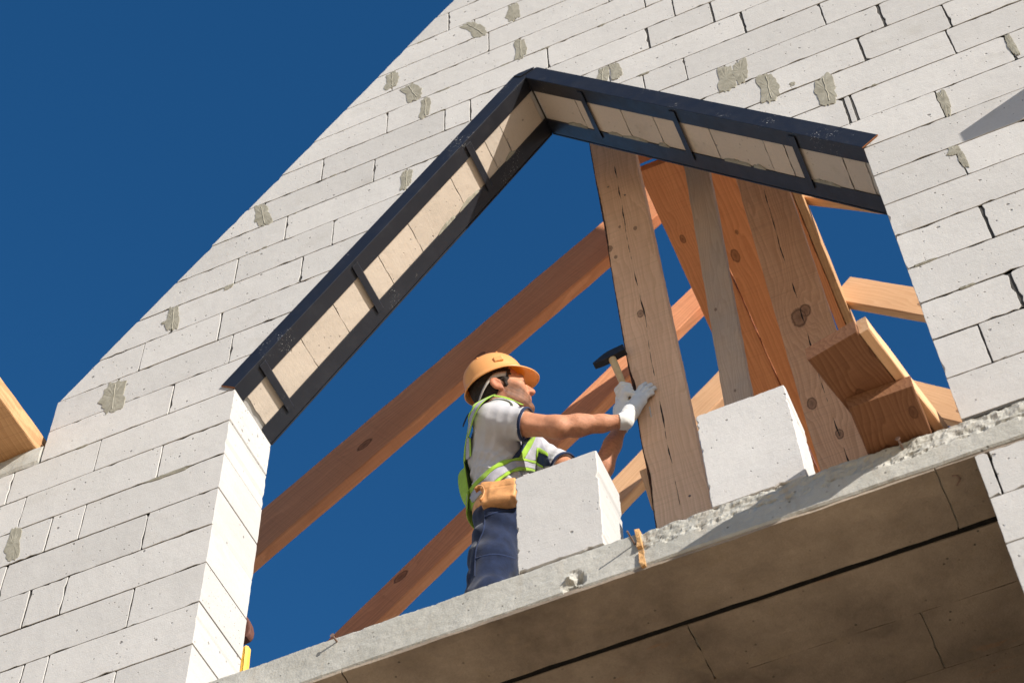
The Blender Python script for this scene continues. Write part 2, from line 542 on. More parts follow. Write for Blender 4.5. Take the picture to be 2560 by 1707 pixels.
def smear(parent, x, z, w, h, lean, name='mortar_smear', y=-0.0020):
    n = 44
    ring = []
    ph = [rp.uniform(0, 6.28) for _ in range(5)]
    for i in range(n):
        a = 2*math.pi*i/n
        r = 1 + .09*math.sin(2*a+ph[0]) + .08*math.sin(3*a+ph[1]) + .05*math.sin(5*a+ph[2]) + .05*math.sin(11*a+ph[3]) + rp.uniform(-.05, .05)+(.22*max(0, math.sin(5*a+ph[1]))**2 if math.cos(a) < -.3 else 0)
        ca, sa = math.cos(a), math.sin(a)
        sq = 1/max(abs(ca), abs(sa))**.55
        dx, dz = w/2*r*ca*sq, h/2*r*sa*sq
        ring.append((x+dx+lean*dz, z+dz))
    V = [(p[0], 0.0025, p[1]) for p in ring]
    V += [(x+(p[0]-x)*.96, y-rp.uniform(0, .0006), z+(p[1]-z)*.95) for p in ring]
    V += [(x+(p[0]-x)*.5, y-rp.uniform(.0002, .0014), z+(p[1]-z)*.6) for p in ring]
    V += [(x, y-.001, z)]
    Fc = []
    for r in range(2):
        for i in range(n):
            j = (i+1) % n
            Fc.append((r*n+i, r*n+j, (r+1)*n+j, (r+1)*n+i))
    for i in range(n): Fc.append((2*n+i, 2*n+(i+1) % n, 3*n))
    o = mesh_obj(name, V, Fc, MORTAR, parent)
    if w > .05 and h > .1 and rp.random() < .7:             # trowel ridge down the middle, over the joint
        k = 9; V = []; Fc = []
        for i in range(k):
            t = (i/(k-1)-.5)*.82
            zz = z+h*t; xx = x+lean*h*t+rp.uniform(-.002, .002)
            V += [(xx-.0035, y-.0005, zz), (xx, y-.0028, zz), (xx+.0035, y-.0005, zz)]
        for i in range(k-1):
            for s in (0, 1):
                Fc.append((3*i+s, 3*i+s+1, 3*i+s+4, 3*i+s+3))
        mesh_obj('trowel_ridge', V, Fc, MORTAR, o)
    return o
for q in PATCH: smear(gable_wall, *q)
# glue squeezed out of the bed joints, crumbs
for i in range(70):
    c_ = rp.randint(-7, 13); x_ = rp.uniform(-1.0, 3.2); z_ = c_*CH+rp.uniform(-.004, .004)
    if c_ < 1 and -.05 < x_ < XR+.05: continue
    if c_ >= 1 and (c_*CH-.03) < min(Lx0(x_), Rx0(x_))+.16 and -.1 < x_ < XR+.1: continue
    if z_ > GZ0+(x_-GX0-.06)*GS: continue
    smear(gable_wall, x_, z_, rp.uniform(.012, .07), rp.uniform(.006, .014), 0, 'glue_squeeze', -.0015)

# short concrete ring beam left of the gable
def rough_box(name, x0, x1, y0, y1, z0, z1, mat, parent, nx, nz, amp, seed=0, edge=0.006):
    """box whose front face is a fine uneven grid with a broken top and bottom edge"""
    V = []; Fc = []
    for j in range(nz+1):
        for i in range(nx+1):
            x = x0+(x1-x0)*i/nx; z = z0+(z1-z0)*j/nz
            d = (mnoise.fractal(Vector((x*9+seed, z*14, seed)), 1.0, 2.0, 4))*amp
            if j in (0, nz): z += mnoise.noise(Vector((x*30, j, seed)))*edge*.6 + mnoise.noise(Vector((x*7, j, seed)))*edge; d += edge*.8
            V.append((x, y0+d, z))
    W = nx+1
    for j in range(nz):
        for i in range(nx):
            Fc.append((j*W+i, j*W+i+1, (j+1)*W+i+1, (j+1)*W+i))
    k = len(V)
    # top and bottom strips following the uneven edges, then back
    for i in range(W):
        V.append((V[nz*W+i][0], y1, z1)); 
    for i in range(W):
        V.append((V[i][0], y1, z0))
    for i in range(nx):
        Fc.append((nz*W+i, nz*W+i+1, k+i+1, k+i))
        Fc.append((i+1, i, k+W+i, k+W+i+1))
        Fc.append((k+i, k+i+1, k+W+i+1, k+W+i))
    Fc.append(tuple([j*W for j in range(nz, -1, -1)]+[k+W, k]))
    Fc.append(tuple([j*W+nx for j in range(nz+1)]+[k+nx, k+W+nx]))
    return mesh_obj(name, V, Fc, mat, parent)
rough_box('ring_beam', -1.85, -.872, -.004, TH, .203, .318, CONC, gable_wall, 60, 7, .004, 3)

# ---------------------------------------------------------------- concrete floor beam
ZT, ZB = -1.402, -1.562
beam = thing('concrete_floor_slab', 'stained grey concrete floor edge under the opening with dark underside', 'concrete slab', (1.25, 0, ZB))
def slab_front():
    nx, nz = 900, 22
    x0, x1 = -1.85, 4.5
    V = []; Fc = []
    for j in range(nz+1):
        t = j/nz
        for i in range(nx+1):
            x = x0+(x1-x0)*i/nx
            z = ZB+.004+(ZT-ZB-.004)*t
            e = .004*mnoise.noise(Vector((x*28, t*2, 1)))+.006*mnoise.noise(Vector((x*6, 0, 5+t)))
            rough = mnoise.fractal(Vector((x*26, z*40, 2)), .8, 2.0, 5)
            y = .0035*mnoise.noise(Vector((x*5, z*9, 4)))+.0012*rough
            if x > 1.52:      # rough upper lift, smoother board-marked strip below
                lip = ZB+.085+.012*mnoise.noise(Vector((x*3, 0, 9)))
                up_ = max(0, min(1, (z-lip)/.012))
                y += up_*(.006*rough+.004) - (1-up_)*.003
                if abs(z-lip) < .012: y += .010*max(0, rough+.15)
            if j == nz: y += .008+.010*max(0, rough); z += e
            if j == nz-1: y += .003*abs(rough)
            if j == 0: y += .005; z += e*.4
            dx = (x-1.305)/.026; dz = (z-(ZB+.035))/.036
            r2 = dx*dx+dz*dz
            if r2 < 2.2: y += .015*max(0, 1-r2/2.2)*(1+2.2*rough)
            V.append((x, y, z))
    W = nx+1
    for j in range(nz):
        for i in range(nx): Fc.append((j*W+i, j*W+i+1, (j+1)*W+i+1, (j+1)*W+i))
    k = len(V)
    for i in range(W): V.append((V[nz*W+i][0], 4.4, ZT-.004))
    for i in range(W): V.append((V[i][0], 4.4, ZB+.006))
    for i in range(nx):
        Fc.append((nz*W+i, nz*W+i+1, k+i+1, k+i))
        Fc.append((i+1, i, k+W+i, k+W+i+1))
    for i in range(nx): Fc.append((k+i, k+i+1, k+W+i+1, k+W+i))
    return V, Fc
V, Fc = slab_front()
mesh_obj('floor_slab', V, Fc, CONC, beam)
# board-marked underside: each formwork panel print is a piece
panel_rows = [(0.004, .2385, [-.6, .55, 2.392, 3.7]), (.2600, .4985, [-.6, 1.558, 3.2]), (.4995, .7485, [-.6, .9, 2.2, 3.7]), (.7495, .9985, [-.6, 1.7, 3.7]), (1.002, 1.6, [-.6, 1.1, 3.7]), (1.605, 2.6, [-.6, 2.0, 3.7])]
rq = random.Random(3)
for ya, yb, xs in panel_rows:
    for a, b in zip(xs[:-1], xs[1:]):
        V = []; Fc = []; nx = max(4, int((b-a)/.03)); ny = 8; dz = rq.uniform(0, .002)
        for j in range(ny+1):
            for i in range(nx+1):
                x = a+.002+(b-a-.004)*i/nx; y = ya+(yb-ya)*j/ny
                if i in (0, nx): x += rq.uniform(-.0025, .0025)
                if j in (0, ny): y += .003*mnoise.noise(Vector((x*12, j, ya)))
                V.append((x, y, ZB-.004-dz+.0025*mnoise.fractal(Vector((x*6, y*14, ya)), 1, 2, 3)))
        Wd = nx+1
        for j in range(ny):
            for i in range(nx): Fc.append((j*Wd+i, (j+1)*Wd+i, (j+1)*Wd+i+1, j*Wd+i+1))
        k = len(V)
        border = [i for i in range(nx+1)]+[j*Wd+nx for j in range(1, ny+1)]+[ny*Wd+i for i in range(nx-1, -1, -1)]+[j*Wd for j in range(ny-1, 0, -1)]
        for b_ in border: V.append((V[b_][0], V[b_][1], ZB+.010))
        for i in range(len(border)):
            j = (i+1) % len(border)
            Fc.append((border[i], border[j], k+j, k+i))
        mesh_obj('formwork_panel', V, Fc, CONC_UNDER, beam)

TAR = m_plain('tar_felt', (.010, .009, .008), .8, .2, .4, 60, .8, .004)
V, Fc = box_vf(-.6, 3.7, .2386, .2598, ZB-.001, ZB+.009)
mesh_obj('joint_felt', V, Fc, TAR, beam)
# bits stuck in the slab edge
def rod(name, p0, p1, r, mat, parent=None, n=8, head=0.0):
    p0, p1 = Vector(p0), Vector(p1)
    d = (p1-p0).normalized(); a = d.orthogonal().normalized(); b = d.cross(a)
    V = []; Fc = []
    prof = [(0, r), (1, r)]
    if head: prof = [(0, r), (.97, r), (.97, head), (1, head)]
    for t, rr in prof:
        c_ = p0.lerp(p1, t)
        for i in range(n):
            an = 2*math.pi*i/n
            V.append(c_+a*rr*math.cos(an)+b*rr*math.sin(an))
    m = len(prof)
    for q in range(m-1):
        for i in range(n): Fc.append((q*n+i, q*n+(i+1) % n, (q+1)*n+(i+1) % n, (q+1)*n+i))
    Fc.append(tuple(range(n-1, -1, -1))); Fc.append(tuple((m-1)*n+i for i in range(n)))
    return mesh_obj(name, V, Fc, mat, parent)
rod('wire_hook', (2.427, .044, ZB-.006), (2.440, .047, ZB-.007), .0022, NAILM, beam)
rod('wire_hook', (2.440, .047, ZB-.007), (2.446, .062, ZB-.007), .0022, NAILM, beam)
rod('wire_hook', (2.446, .062, ZB-.007), (2.430, .082, ZB-.006), .0022, NAILM, beam)
rod('nail', (.530, .01, -1.428), (.527, -.030, -1.426), .0035, NAILM, beam, head=.008)
rod('nail', (1.503, .01, -1.452), (1.500, -.055, -1.450), .003, NAILM, beam)
rod('nail', (2.324, .02, -1.432), (2.320, -.035, -1.430), .0035, NAILM, beam, head=.008)
SPL = m_plain('splintered_wood', (0.52, 0.30, 0.13), 0.8, 0.2, 0.35, 60, 0.8, 0.003)
def strip(name, pts, w, y0, y1, mat, parent):
    V = []; Fc = []
    for (x, z) in pts:
        ww = w*random.uniform(.7, 1.15)
        V += [(x-ww/2, y0+random.uniform(-.003, .003), z), (x+ww/2, y0+random.uniform(-.003, .003), z), (x+ww/2, y1, z), (x-ww/2, y1, z)]
    for i in range(len(pts)-1):
        for s in range(4): Fc.append((4*i+s, 4*i+(s+1) % 4, 4*i+4+(s+1) % 4, 4*i+4+s))
    Fc.append((3, 2, 1, 0)); k = 4*(len(pts)-1); Fc.append((k, k+1, k+2, k+3))
    return mesh_obj(name, V, Fc, mat, parent)
strip('wood_sliver', [(1.516, -1.400+.0), (1.517, -1.43), (1.519, -1.455), (1.518, -1.48)], .017, -.010, .02, SPL, beam)
strip('wood_sliver', [(1.521, -1.495), (1.520, -1.52), (1.521, -1.545), (1.522, -1.562)], .019, -.008, .02, SPL, beam)

# ---------------------------------------------------------------- lower storey
lower_wall = thing('lower_wall', 'white block wall below the concrete floor, at the lower right', 'wall', (3, 0, GZ))
zb = [-1.568, -1.755, -1.943, -2.143, -2.343, -2.543, -2.743, -2.943]
jr = [[2.54, 3.13, 3.72], [2.80, 3.4], [3.1, 3.7], [2.8, 3.4], [3.1, 3.7], [2.8, 3.4], [3.1, 3.7]]
for k in range(7):
    xs = [XR]+jr[k]+[4.5]
    for a, b in zip(xs[:-1], xs[1:]):
        block(lower_wall, [(a, zb[k+1]), (b, zb[k+1]), (b, zb[k]), (a, zb[k])], [.0015, .0015 if b < 4.5 else 0, .0015, .003 if a > XR else 0])
V, Fc = box_vf(XR+.03, 4.47, .026, TH-.02, -2.93, -1.57); 
mesh_obj('joint_mortar', V, Fc, CORE, lower_wall)
V, Fc = [], []
for bx in ((XR, 4.5, .002, TH, GZ, -2.945), (-1.85, 0.0, .002, TH, GZ, -1.57), (-1.85, -1.56, TH+.002, 4.4, GZ, -1.57), (4.21, 4.5, TH+.002, 4.4, GZ, -1.57), (-1.55, 4.2, 4.1, 4.4, GZ, -1.57)):
    v, f = box_vf(*bx, off=len(V)); V += v; Fc += f
o = mesh_obj('lower_masonry', V, Fc, AAC, lower_wall); o['kind'] = 'stuff'

# ---------------------------------------------------------------- steel lintel
lintel = thing('steel_lintel', 'black painted steel angle frame lining the pointed head of the opening', 'steel lintel', (AX, 0, Z0))
ux = Vector((1, 0, SL)).normalized()            # up the left slope
def sweep_poly(name, poly_xz, y0, y1, mat, parent):
    n = len(poly_xz)
    V = [(x, y0, z) for x, z in poly_xz]+[(x, y1, z) for x, z in poly_xz]
    Fc = [tuple(range(n)), tuple(range(2*n-1, n-1, -1))]
    for i in range(n):
        j = (i+1) % n
        Fc.append((i, n+i, n+j, j))
    o = mesh_obj(name, V, Fc, mat, parent)
    md = o.modifiers.new('bevel', 'BEVEL'); md.width = .0012; md.segments = 2; md.limit_method = 'ANGLE'
    return o
cs, sn = ux.x, ux.z
FW = .079                                        # flange width on the face
ZAP = Z0+AX*SL                                   # apex of the fold
top = 1.832
vo = FW/cs                                       # vertical offset of the outer edge
def Lx(x): return Z0+x*SL
def Rx(x): return Z0+(XR-x)*SL
AXr = XR/2
left_face = [(0.002, Lx(.002)), (AXr-.001, Lx(AXr)), (AXr-.001, top), ((top-Z0-vo)/SL, top), (-FW*sn+.0, Lx(0)+FW*cs)]
right_face = [(XR-.002, Rx(XR-.002)), (XR+FW*sn, Rx(XR)+FW*cs), (XR-(top-Z0-vo)/SL, top), (AXr+.001, top), (AXr+.001, Lx(AXr))]
fl = sweep_poly('front_angle', [(x, z) for x, z in left_face], -.0085, -.0025, STEEL, lintel)
fr = sweep_poly('front_angle', [(x, z) for x, z in right_face][::-1][::-1], -.0085, -.0025, STEEL, lintel)
ap_plate = sweep_poly('apex_plate', [((top-Z0-vo)/SL+.004, top-.004), (AXr-.02, top-.034), (AXr+.04, top-.006), (AXr+.045, top+.004), ((top-Z0-vo)/SL+.03, top+.004)], -.0130, -.0088, STEEL, lintel)
tk = .006/cs
for nm, ya, yb in (('front_flange', -.0085, .062), ('rear_flange', .212, .287)):
    sweep_poly(nm, [(0.0, Lx(0)-.0005), (AXr-.0006, Lx(AXr)-.0005), (AXr-.0006, Lx(AXr)+tk), (0.0, Lx(0)+tk)], ya+.0002, yb, STEEL, lintel)
    sweep_poly(nm, [(AXr+.0006, Lx(AXr)-.0005), (XR, Rx(XR)-.0005), (XR, Rx(XR)+tk), (AXr+.0006, Lx(AXr)+tk)], ya+.0002, yb, STEEL, lintel)
sweep_poly('rear_angle', [(x, z) for x, z in left_face], TH+.002, TH+.008, STEEL, lintel)
sweep_poly('rear_angle', [(x, z) for x, z in right_face], TH+.002, TH+.008, STEEL, lintel)
for x, s in ((.101, 1), (.472, 1), (.971, 1), (1.482, -1), (1.851, -1), (2.272, -1)):
    hw = .0165*cs
    zf = Lx if s > 0 else Rx
    o_ = sweep_poly('strap', [(x-hw, zf(x-hw)-.0012-.009), (x+hw, zf(x+hw)-.0012-.009), (x+hw, zf(x+hw)-.0012), (x-hw, zf(x-hw)-.0012)], .006, .247, STEEL, lintel)
# rusty cut ends
sweep_poly('cut_end', [(XR-.004, Rx(XR-.004)+.001), (XR+FW*sn+.0015, Rx(XR)+FW*cs+.001), (XR+FW*sn+.0022, Rx(XR)+FW*cs-.0005), (XR-.003, Rx(XR)-.001)], -.0082, -.0028, RUST, lintel)
sweep_poly('cut_end', [(-.001, Lx(0)-.0005), (.001, Lx(0)+.001), (-FW*sn, Lx(0)+FW*cs), (-FW*sn-.0015, Lx(0)+FW*cs-.001)], -.0082, -.0028, RUST, lintel)
# cut block pieces between the flanges, dust and warm ground bounce painted in
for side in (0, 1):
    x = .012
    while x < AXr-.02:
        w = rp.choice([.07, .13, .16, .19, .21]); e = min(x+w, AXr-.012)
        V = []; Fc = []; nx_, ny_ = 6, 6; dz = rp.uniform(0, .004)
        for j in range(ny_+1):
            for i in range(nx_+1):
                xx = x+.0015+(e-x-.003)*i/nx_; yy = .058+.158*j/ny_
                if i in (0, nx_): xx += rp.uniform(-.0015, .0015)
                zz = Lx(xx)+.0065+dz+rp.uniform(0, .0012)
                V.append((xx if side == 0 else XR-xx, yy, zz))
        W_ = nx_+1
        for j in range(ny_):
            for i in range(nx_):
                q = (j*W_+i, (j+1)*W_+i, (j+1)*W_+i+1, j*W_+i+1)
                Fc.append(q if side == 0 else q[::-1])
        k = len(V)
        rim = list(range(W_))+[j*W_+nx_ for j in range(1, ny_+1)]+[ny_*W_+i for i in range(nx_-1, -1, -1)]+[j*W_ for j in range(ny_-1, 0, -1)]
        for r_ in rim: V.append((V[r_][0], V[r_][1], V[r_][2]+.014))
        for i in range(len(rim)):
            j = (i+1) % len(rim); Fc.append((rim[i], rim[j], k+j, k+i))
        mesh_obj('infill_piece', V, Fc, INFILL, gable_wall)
        x = e
# mortar squeezed out along the rear flange
for i in range(14):
    s = rp.random(); x = rp.uniform(.1, 1.15)
    right_ = rp.random() < .65
    xx = XR-x if right_ else x
    zz = (Rx(xx) if right_ else Lx(xx))+.004
    L = rp.uniform(.05, .16); k = 7; V = []; Fc = []
    for j in range(k):
        t = (j/(k-1)-.5)*L; x_ = xx+t*cs; z_ = (Rx(x_) if right_ else Lx(x_))
        w = .012*math.sin(math.pi*j/(k-1))*rp.uniform(.5, 1.2)+.001
        V += [(x_, .2125, z_-.003), (x_, .2125-w, z_+.001), (x_, .2125-w-.004, z_+.013)]
    for j in range(k-1):
        for q in (0, 1): Fc.append((3*j+q, 3*j+q+3, 3*j+q+4, 3*j+q+1))
    mesh_obj('mortar_squeeze', V, Fc, MORTAR, lintel)

# ---------------------------------------------------------------- loose blocks on the slab
def loose_block(name, label, x0, x1, z0, z1, depth, chips, tilt):
    t = thing(name, label, 'block', ((x0+x1)/2, depth/2, z0), 'cut blocks standing on the slab edge')
    poly = [(x0, z0), (x1, z0), (x1+tilt, z1), (x0+tilt, z1)]
    pts = resample(poly, .016, .0022, .14, rb)
    V, Fc = prism(pts, 0.001, depth, .003)
    o = mesh_obj('block_body', V, Fc, AAC_CLEAN, t)
    return t
loose_block('aerated_block', 'upright white cut block in front of the worker, hiding his hip', 1.128, 1.410, -1.400, -.945, .20, 1, .002)
loose_block('aerated_block', 'upright white cut block standing in front of the narrow batten', 1.746, 2.042, -1.410, -.955, .19, 1, -.004)

# ---------------------------------------------------------------- timber
def frame(o, ex, ey):
    ex = Vector(ex).normalized(); ey = Vector(ey); ey = (ey-ex*ey.dot(ex)).normalized(); ez = ex.cross(ey)
    m = Matrix((ex, ey, ez)).transposed().to_4x4(); m.translation = Vector(o)
    return m

def board(name, mtx, L, W, T, mat, parent=None, nseg=None, amp=.0012, bev=.003, wane=None, ends=(0, 0), seed=0):
    """local x: length from 0 to L; y: width 0..W; z: thickness 0..T. wane(x) cuts the y=0,z=0 arris"""
    r = random.Random(seed or hash(name) % 999)
    nseg = nseg or max(6, int(L/.06))
    V = []; Fc = []
    for i in range(nseg+1):
        x = L*i/nseg
        w0 = wane(x) if wane else bev
        ring = [(w0, 0), (W-bev, 0), (W, bev), (W, T-bev), (W-bev, T), (bev, T), (0, T-bev), (0, max(bev, w0*1.6 if wane else bev))]
        for (y, z) in ring:
            xx = x
            if i == 0: xx += ends[0]*y
            if i == nseg: xx += ends[1]*y
            V.append((xx, y+r.uniform(-amp, amp), z+r.uniform(-amp, amp)*.6))
    for i in range(nseg):
        for k in range(8):
            j = (k+1) % 8
            Fc.append((8*i+k, 8*i+j, 8*(i+1)+j, 8*(i+1)+k))
    Fc.append(tuple(range(7, -1, -1))); Fc.append(tuple(8*nseg+k for k in range(8)))
    o = mesh_obj(name, V, Fc, mat, None)
    # face orientation
    bm = bmesh.new(); bm.from_mesh(o.data); bmesh.ops.recalc_face_normals(bm, faces=bm.faces); bm.to_mesh(o.data); bm.free()
    o.matrix_world = mtx
    if parent is not None: keep(o, parent)
    return o

W_POST = m_wood('post_pine', (0.90, 0.585, 0.37), (0.68, 0.40, 0.23), [(1.965, .088, .015), (2.44, .030, .008), (2.60, .135, .009), (2.66, .070, .006), (2.52, .012, .013)], True, .9, 24, 2.1, False)
W_POST2 = m_wood('grey_post', (0.66, 0.475, 0.33), (0.47, 0.31, 0.20), [(1.9, .03, .006), (1.35, .05, .005)], False, .3, 40, 5.7, False, .35)
W_POST3 = m_wood('knotty_post', (0.80, 0.455, 0.26), (0.55, 0.275, 0.135), [(1.735, .085, .034), (1.765, .115, .024), (1.20, .038, .020), (.98, .10, .016)], True, .8, 26, 3.3, False)
W_RAF = m_wood('rafter_pine', (0.84, 0.39, 0.20), (0.58, 0.235, 0.11), [(1.95, .12, .024), (2.62, .06, .018), (1.18, .17, .014)], False, .5, 22, 1.0, True)
W_RAF2 = m_wood('rafter_pine_pale', (0.78, 0.50, 0.29), (0.60, 0.34, 0.17), [(.5, .07, .012), (1.6, .06, .012)], False, .3, 22, 8.0, True)
W_RIDGE = m_wood('ridge_plank', (0.78, 0.35, 0.15), (0.54, 0.195, 0.075), [(.42, .06, .014), (.36, .185, .012), (1.1, .08, .012)], False, .6, 30, 4.0, False)
W_RIDGE2 = m_wood('ridge_plank_b', (0.78, 0.335, 0.14), (0.56, 0.20, 0.072), [(.62, .05, .022), (.5, .10, .008)], False, .3, 18, 6.0, False)
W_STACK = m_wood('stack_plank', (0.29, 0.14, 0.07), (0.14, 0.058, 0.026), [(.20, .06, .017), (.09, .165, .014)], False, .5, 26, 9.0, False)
W_YEL = m_plain('yellow_wood', (0.78, 0.47, 0.08), 0.6, 0.3, 0.2, 30)
W_EAVE = m_wood('eave_timber', (0.62, 0.38, 0.19), (0.40, 0.21, 0.095), [], False, .9, 26, 2.0, True)

# wide post with a waney bark edge, in front; the man's hand lies on it
PY = .56
pl0, pl1 = Vector((1.4355, PY, -1.40)), Vector((1.3335, PY, 2.10))
ax_p = (pl1-pl0).normalized()
def wane1(x):
    v = .004+.006*max(0, mnoise.noise(Vector((x*3, 1.5, 0))))
    for c_, w_, a_ in ((1.50, .11, .014), (.95, .12, .010), (2.75, .25, .006)):
        v += a_*math.exp(-((x-c_)/w_)**2)
    return v
post = thing('wide_post', 'wide upright pine plank with bark edge under the gloved hand', 'post', (1.5, PY, -1.4), 'upright posts under the ridge')
def post_frame(p, ax): # x up the post, y to the right, z to the back
    m = Matrix((ax, Vector((0, 1, 0)).cross(ax).normalized()*1.0, Vector((0, 1, 0)))).transposed().to_4x4()
    return m
def upright(name, mtxo, ax, L, W, T, mat, parent, **k):
    ex = ax.normalized(); ez = Vector((0, 1, 0)); ez = (ez-ex*ez.dot(ex)).normalized(); ey = ez.cross(ex)
    if ey.x < 0: ey = -ey
    m = Matrix((ex, ey, ez)).transposed().to_4x4(); m.translation = Vector(mtxo)
    return board(name, m, L, W, T, mat, parent, **k)
b_ = upright('plank', pl0, ax_p, (pl1-pl0).length, .203, .052, W_POST, post, wane=wane1, nseg=120, amp=.0008, seed=3)
# bark strip on the waney arris
V = []; Fc = []; n_ = 170; Lp = (pl1-pl0).length
exp_ = ax_p; eyp = Vector((1, 0, -ax_p.x/ax_p.z)).normalized()
for i in range(n_+1):
    x = Lp*i/n_; w = wane1(x)
    base = pl0+exp_*x
    j1, j2 = random.uniform(-.0014, .0014), random.uniform(0, .0025)
    V += [base+eyp*(w+j1)+Vector((0, -.0012, 0)), base+eyp*(w*.45)+Vector((0, w*.55-.002-j2, 0)), base+eyp*(-.0015-j2*.6)+Vector((0, w*1.6+.006, 0))]
for i in range(n_):
    for q in (0, 1): Fc.append((3*i+q, 3*i+q+1, 3*i+q+4, 3*i+q+3))
mesh_obj('bark_edge', V, Fc, BARK, post)
rod('nail', (1.430+.022, PY+.005, -.115), (1.437+.022, PY-.028, -.085), .0022, ZINC, post)
def mk_post(name, label, o, ax, L, W, T, mat, **k):
    t = thing(name, label, 'post', o, 'upright posts under the ridge')
    upright('plank', o, ax, L, W, T, mat, t, **k)
    return t
mk_post('narrow_post', 'narrow grey weathered upright batten between the two wide posts', (1.697, .62, -1.40), Vector((.0137, 0, 1)), 3.55, .106, .045, W_POST2, seed=5)
mk_post('wide_post', 'wide upright plank with one big dark knot, behind the right white block', (2.0095, .68, -1.40), Vector((-.024, 0, 1)), 3.55, .203, .05, W_POST3, seed=6)
for par, x_, y_, z_ in ((post, 1.40, PY, 1.62), (post, 1.47, PY, 1.50), (post, 1.55, PY, -.62)):
    rod('nail_head', (x_, y_+.004, z_), (x_, y_-.002, z_), .0045, NAILM, par)
ch = thing('timber_offcut', 'small pale offcut nailed to the back of the bark-edged plank', 'offcut', (1.38, .60, -.5))
board('offcut', frame((1.372, .625, -.345), (.12, .05, -1), (1, 0, .12)), .21, .045, .03, W_RAF2, ch, seed=2)

# ridge planks running back, underside seen
ZR = 2.0
def plank_y(name, label, x0, x1, y0, y1, z0, z1, mat, seed, cat='beam', group='planks of the ridge beam'):
    t = thing(name, label, cat, ((x0+x1)/2, y0, z0), group)
    board('plank', frame((x0, y0, z0), (0, 1, 0), (1, 0, 0)), y1-y0, x1-x0, -(z1-z0) if False else (z1-z0), mat, t, seed=seed)
    return t
def board_y(name, parent, x0, x1, y0, y1, z0, z1, mat, seed, **k):
    m = Matrix(((0, 1, 0), (1, 0, 0), (0, 0, 1))).transposed().to_4x4(); m.translation = Vector((x0, y0, z0))
    return board(name, m, y1-y0, x1-x0, z1-z0, mat, parent, seed=seed, **k)
for nm, lb, a in (('ridge_plank', 'orange ridge plank on the left, the rafter tops end over it', (1.497, 1.698, .757, 4.6, ZR, ZR+.05, W_RIDGE, 21)),
                  ('ridge_plank', 'middle ridge plank right of the dark gap, behind the narrow batten', (1.704, 1.985, .74, 4.6, ZR-.012, ZR+.04, W_RIDGE2, 22)),
                  ('ridge_plank', 'thin inner edge plank right of the knotty post', (2.068, 2.108, .72, 4.6, ZR-.006, ZR+.19, W_RIDGE, 23)),
                  ('ridge_plank', 'thin outer edge plank beside the right rafters', (2.112, 2.150, .70, 4.6, ZR, ZR+.20, W_EAVE, 24))):
    t = thing(nm, lb, 'beam', (a[0], a[2], a[4]), 'planks of the ridge beam')
    board_y('plank', t, *a)
t = thing('cross_board', 'short cross board over the near end of the ridge planks', 'board', (1.6, .70, 2.05))
board('plank', frame((1.36, .705, 2.052), (1, 0, .03), (0, 0, 1)), .60, .15, -.04, W_RAF, t, seed=31)

# rafters in planes of constant y: lower edge, upper edge of the near face
def rafter(label, y, xa, za, xb, zb, depth, T, mat, seed, grp):
    ex = Vector((xb-xa, 0, zb-za)); L = ex.length
    t = thing('rafter', label, 'rafter', (xa, y, za), grp)
    exn = ex.normalized(); ey = Vector((-exn.z, 0, exn.x))
    if ey.z < 0: ey = -ey
    m = Matrix((exn, ey, Vector((0, 1, 0)))).transposed().to_4x4(); m.translation = Vector((xa, y, za))
    board('beam', m, L, depth, T, mat, t, seed=seed, nseg=40, amp=.0015, bev=.006)
    return t
def along(x0, z0, s, x): return z0+s*(x-x0)
GL, GR = 'left roof rafters', 'right roof rafters'
s1 = .757
rafter('long rafter crossing behind the hard hat, nearest of the left slope', 1.06, -1.5, along(-.506, .60, s1, -1.5), 1.95, along(-.506, .60, s1, 1.95), .262, .062, W_RAF, 41, GL)
s2 = .876
rafter('second left rafter, passing behind the worker\'s hips and forearm', 1.65, -1.5, along(-.05, .78, s2, -1.5), 1.95, along(-.05, .78, s2, 1.95), .165, .062, W_RAF, 42, GL)
s3 = .905
rafter('third left rafter, low beside the foot of the bark-edged plank', 2.25, -1.5, along(.778, 1.62, s3, -1.5), 1.95, along(.778, 1.62, s3, 1.95), .175, .062, W_RAF2, 43, GL)
rafter('fourth left rafter, farthest back and mostly hidden', 2.86, -1.5, along(.778, 1.66, s3, -1.5), 1.95, along(.778, 1.66, s3, 1.95), .175, .062, W_RAF2, 44, GL)
sr = -.97
rafter('right rafter just under the steel, nearest of the right slope', 1.28, 2.08, along(2.15, 2.13, sr, 2.08), 4.9, along(2.15, 2.13, sr, 4.9), .185, .05, W_RAF2, 45, GR)
rafter('pale right rafter against the sky beside the jamb', 1.88, 2.08, along(2.159, 2.052, -1.0, 2.08), 4.9, along(2.159, 2.052, -1.0, 4.9), .182, .05, W_RAF2, 46, GR)
rafter('right rafter low behind the stacked planks', 2.48, 2.08, along(2.354, 1.746, -1.05, 2.08), 4.9, along(2.354, 1.746, -1.05, 4.9), .20, .05, W_RAF2, 47, GR)
rafter('right rafter farthest back at the foot of the jamb', 3.08, 2.08, along(2.354, 1.70, -1.0, 2.08), 4.9, along(2.354, 1.70, -1.0, 4.9), .19, .05, W_RAF2, 48, GR)

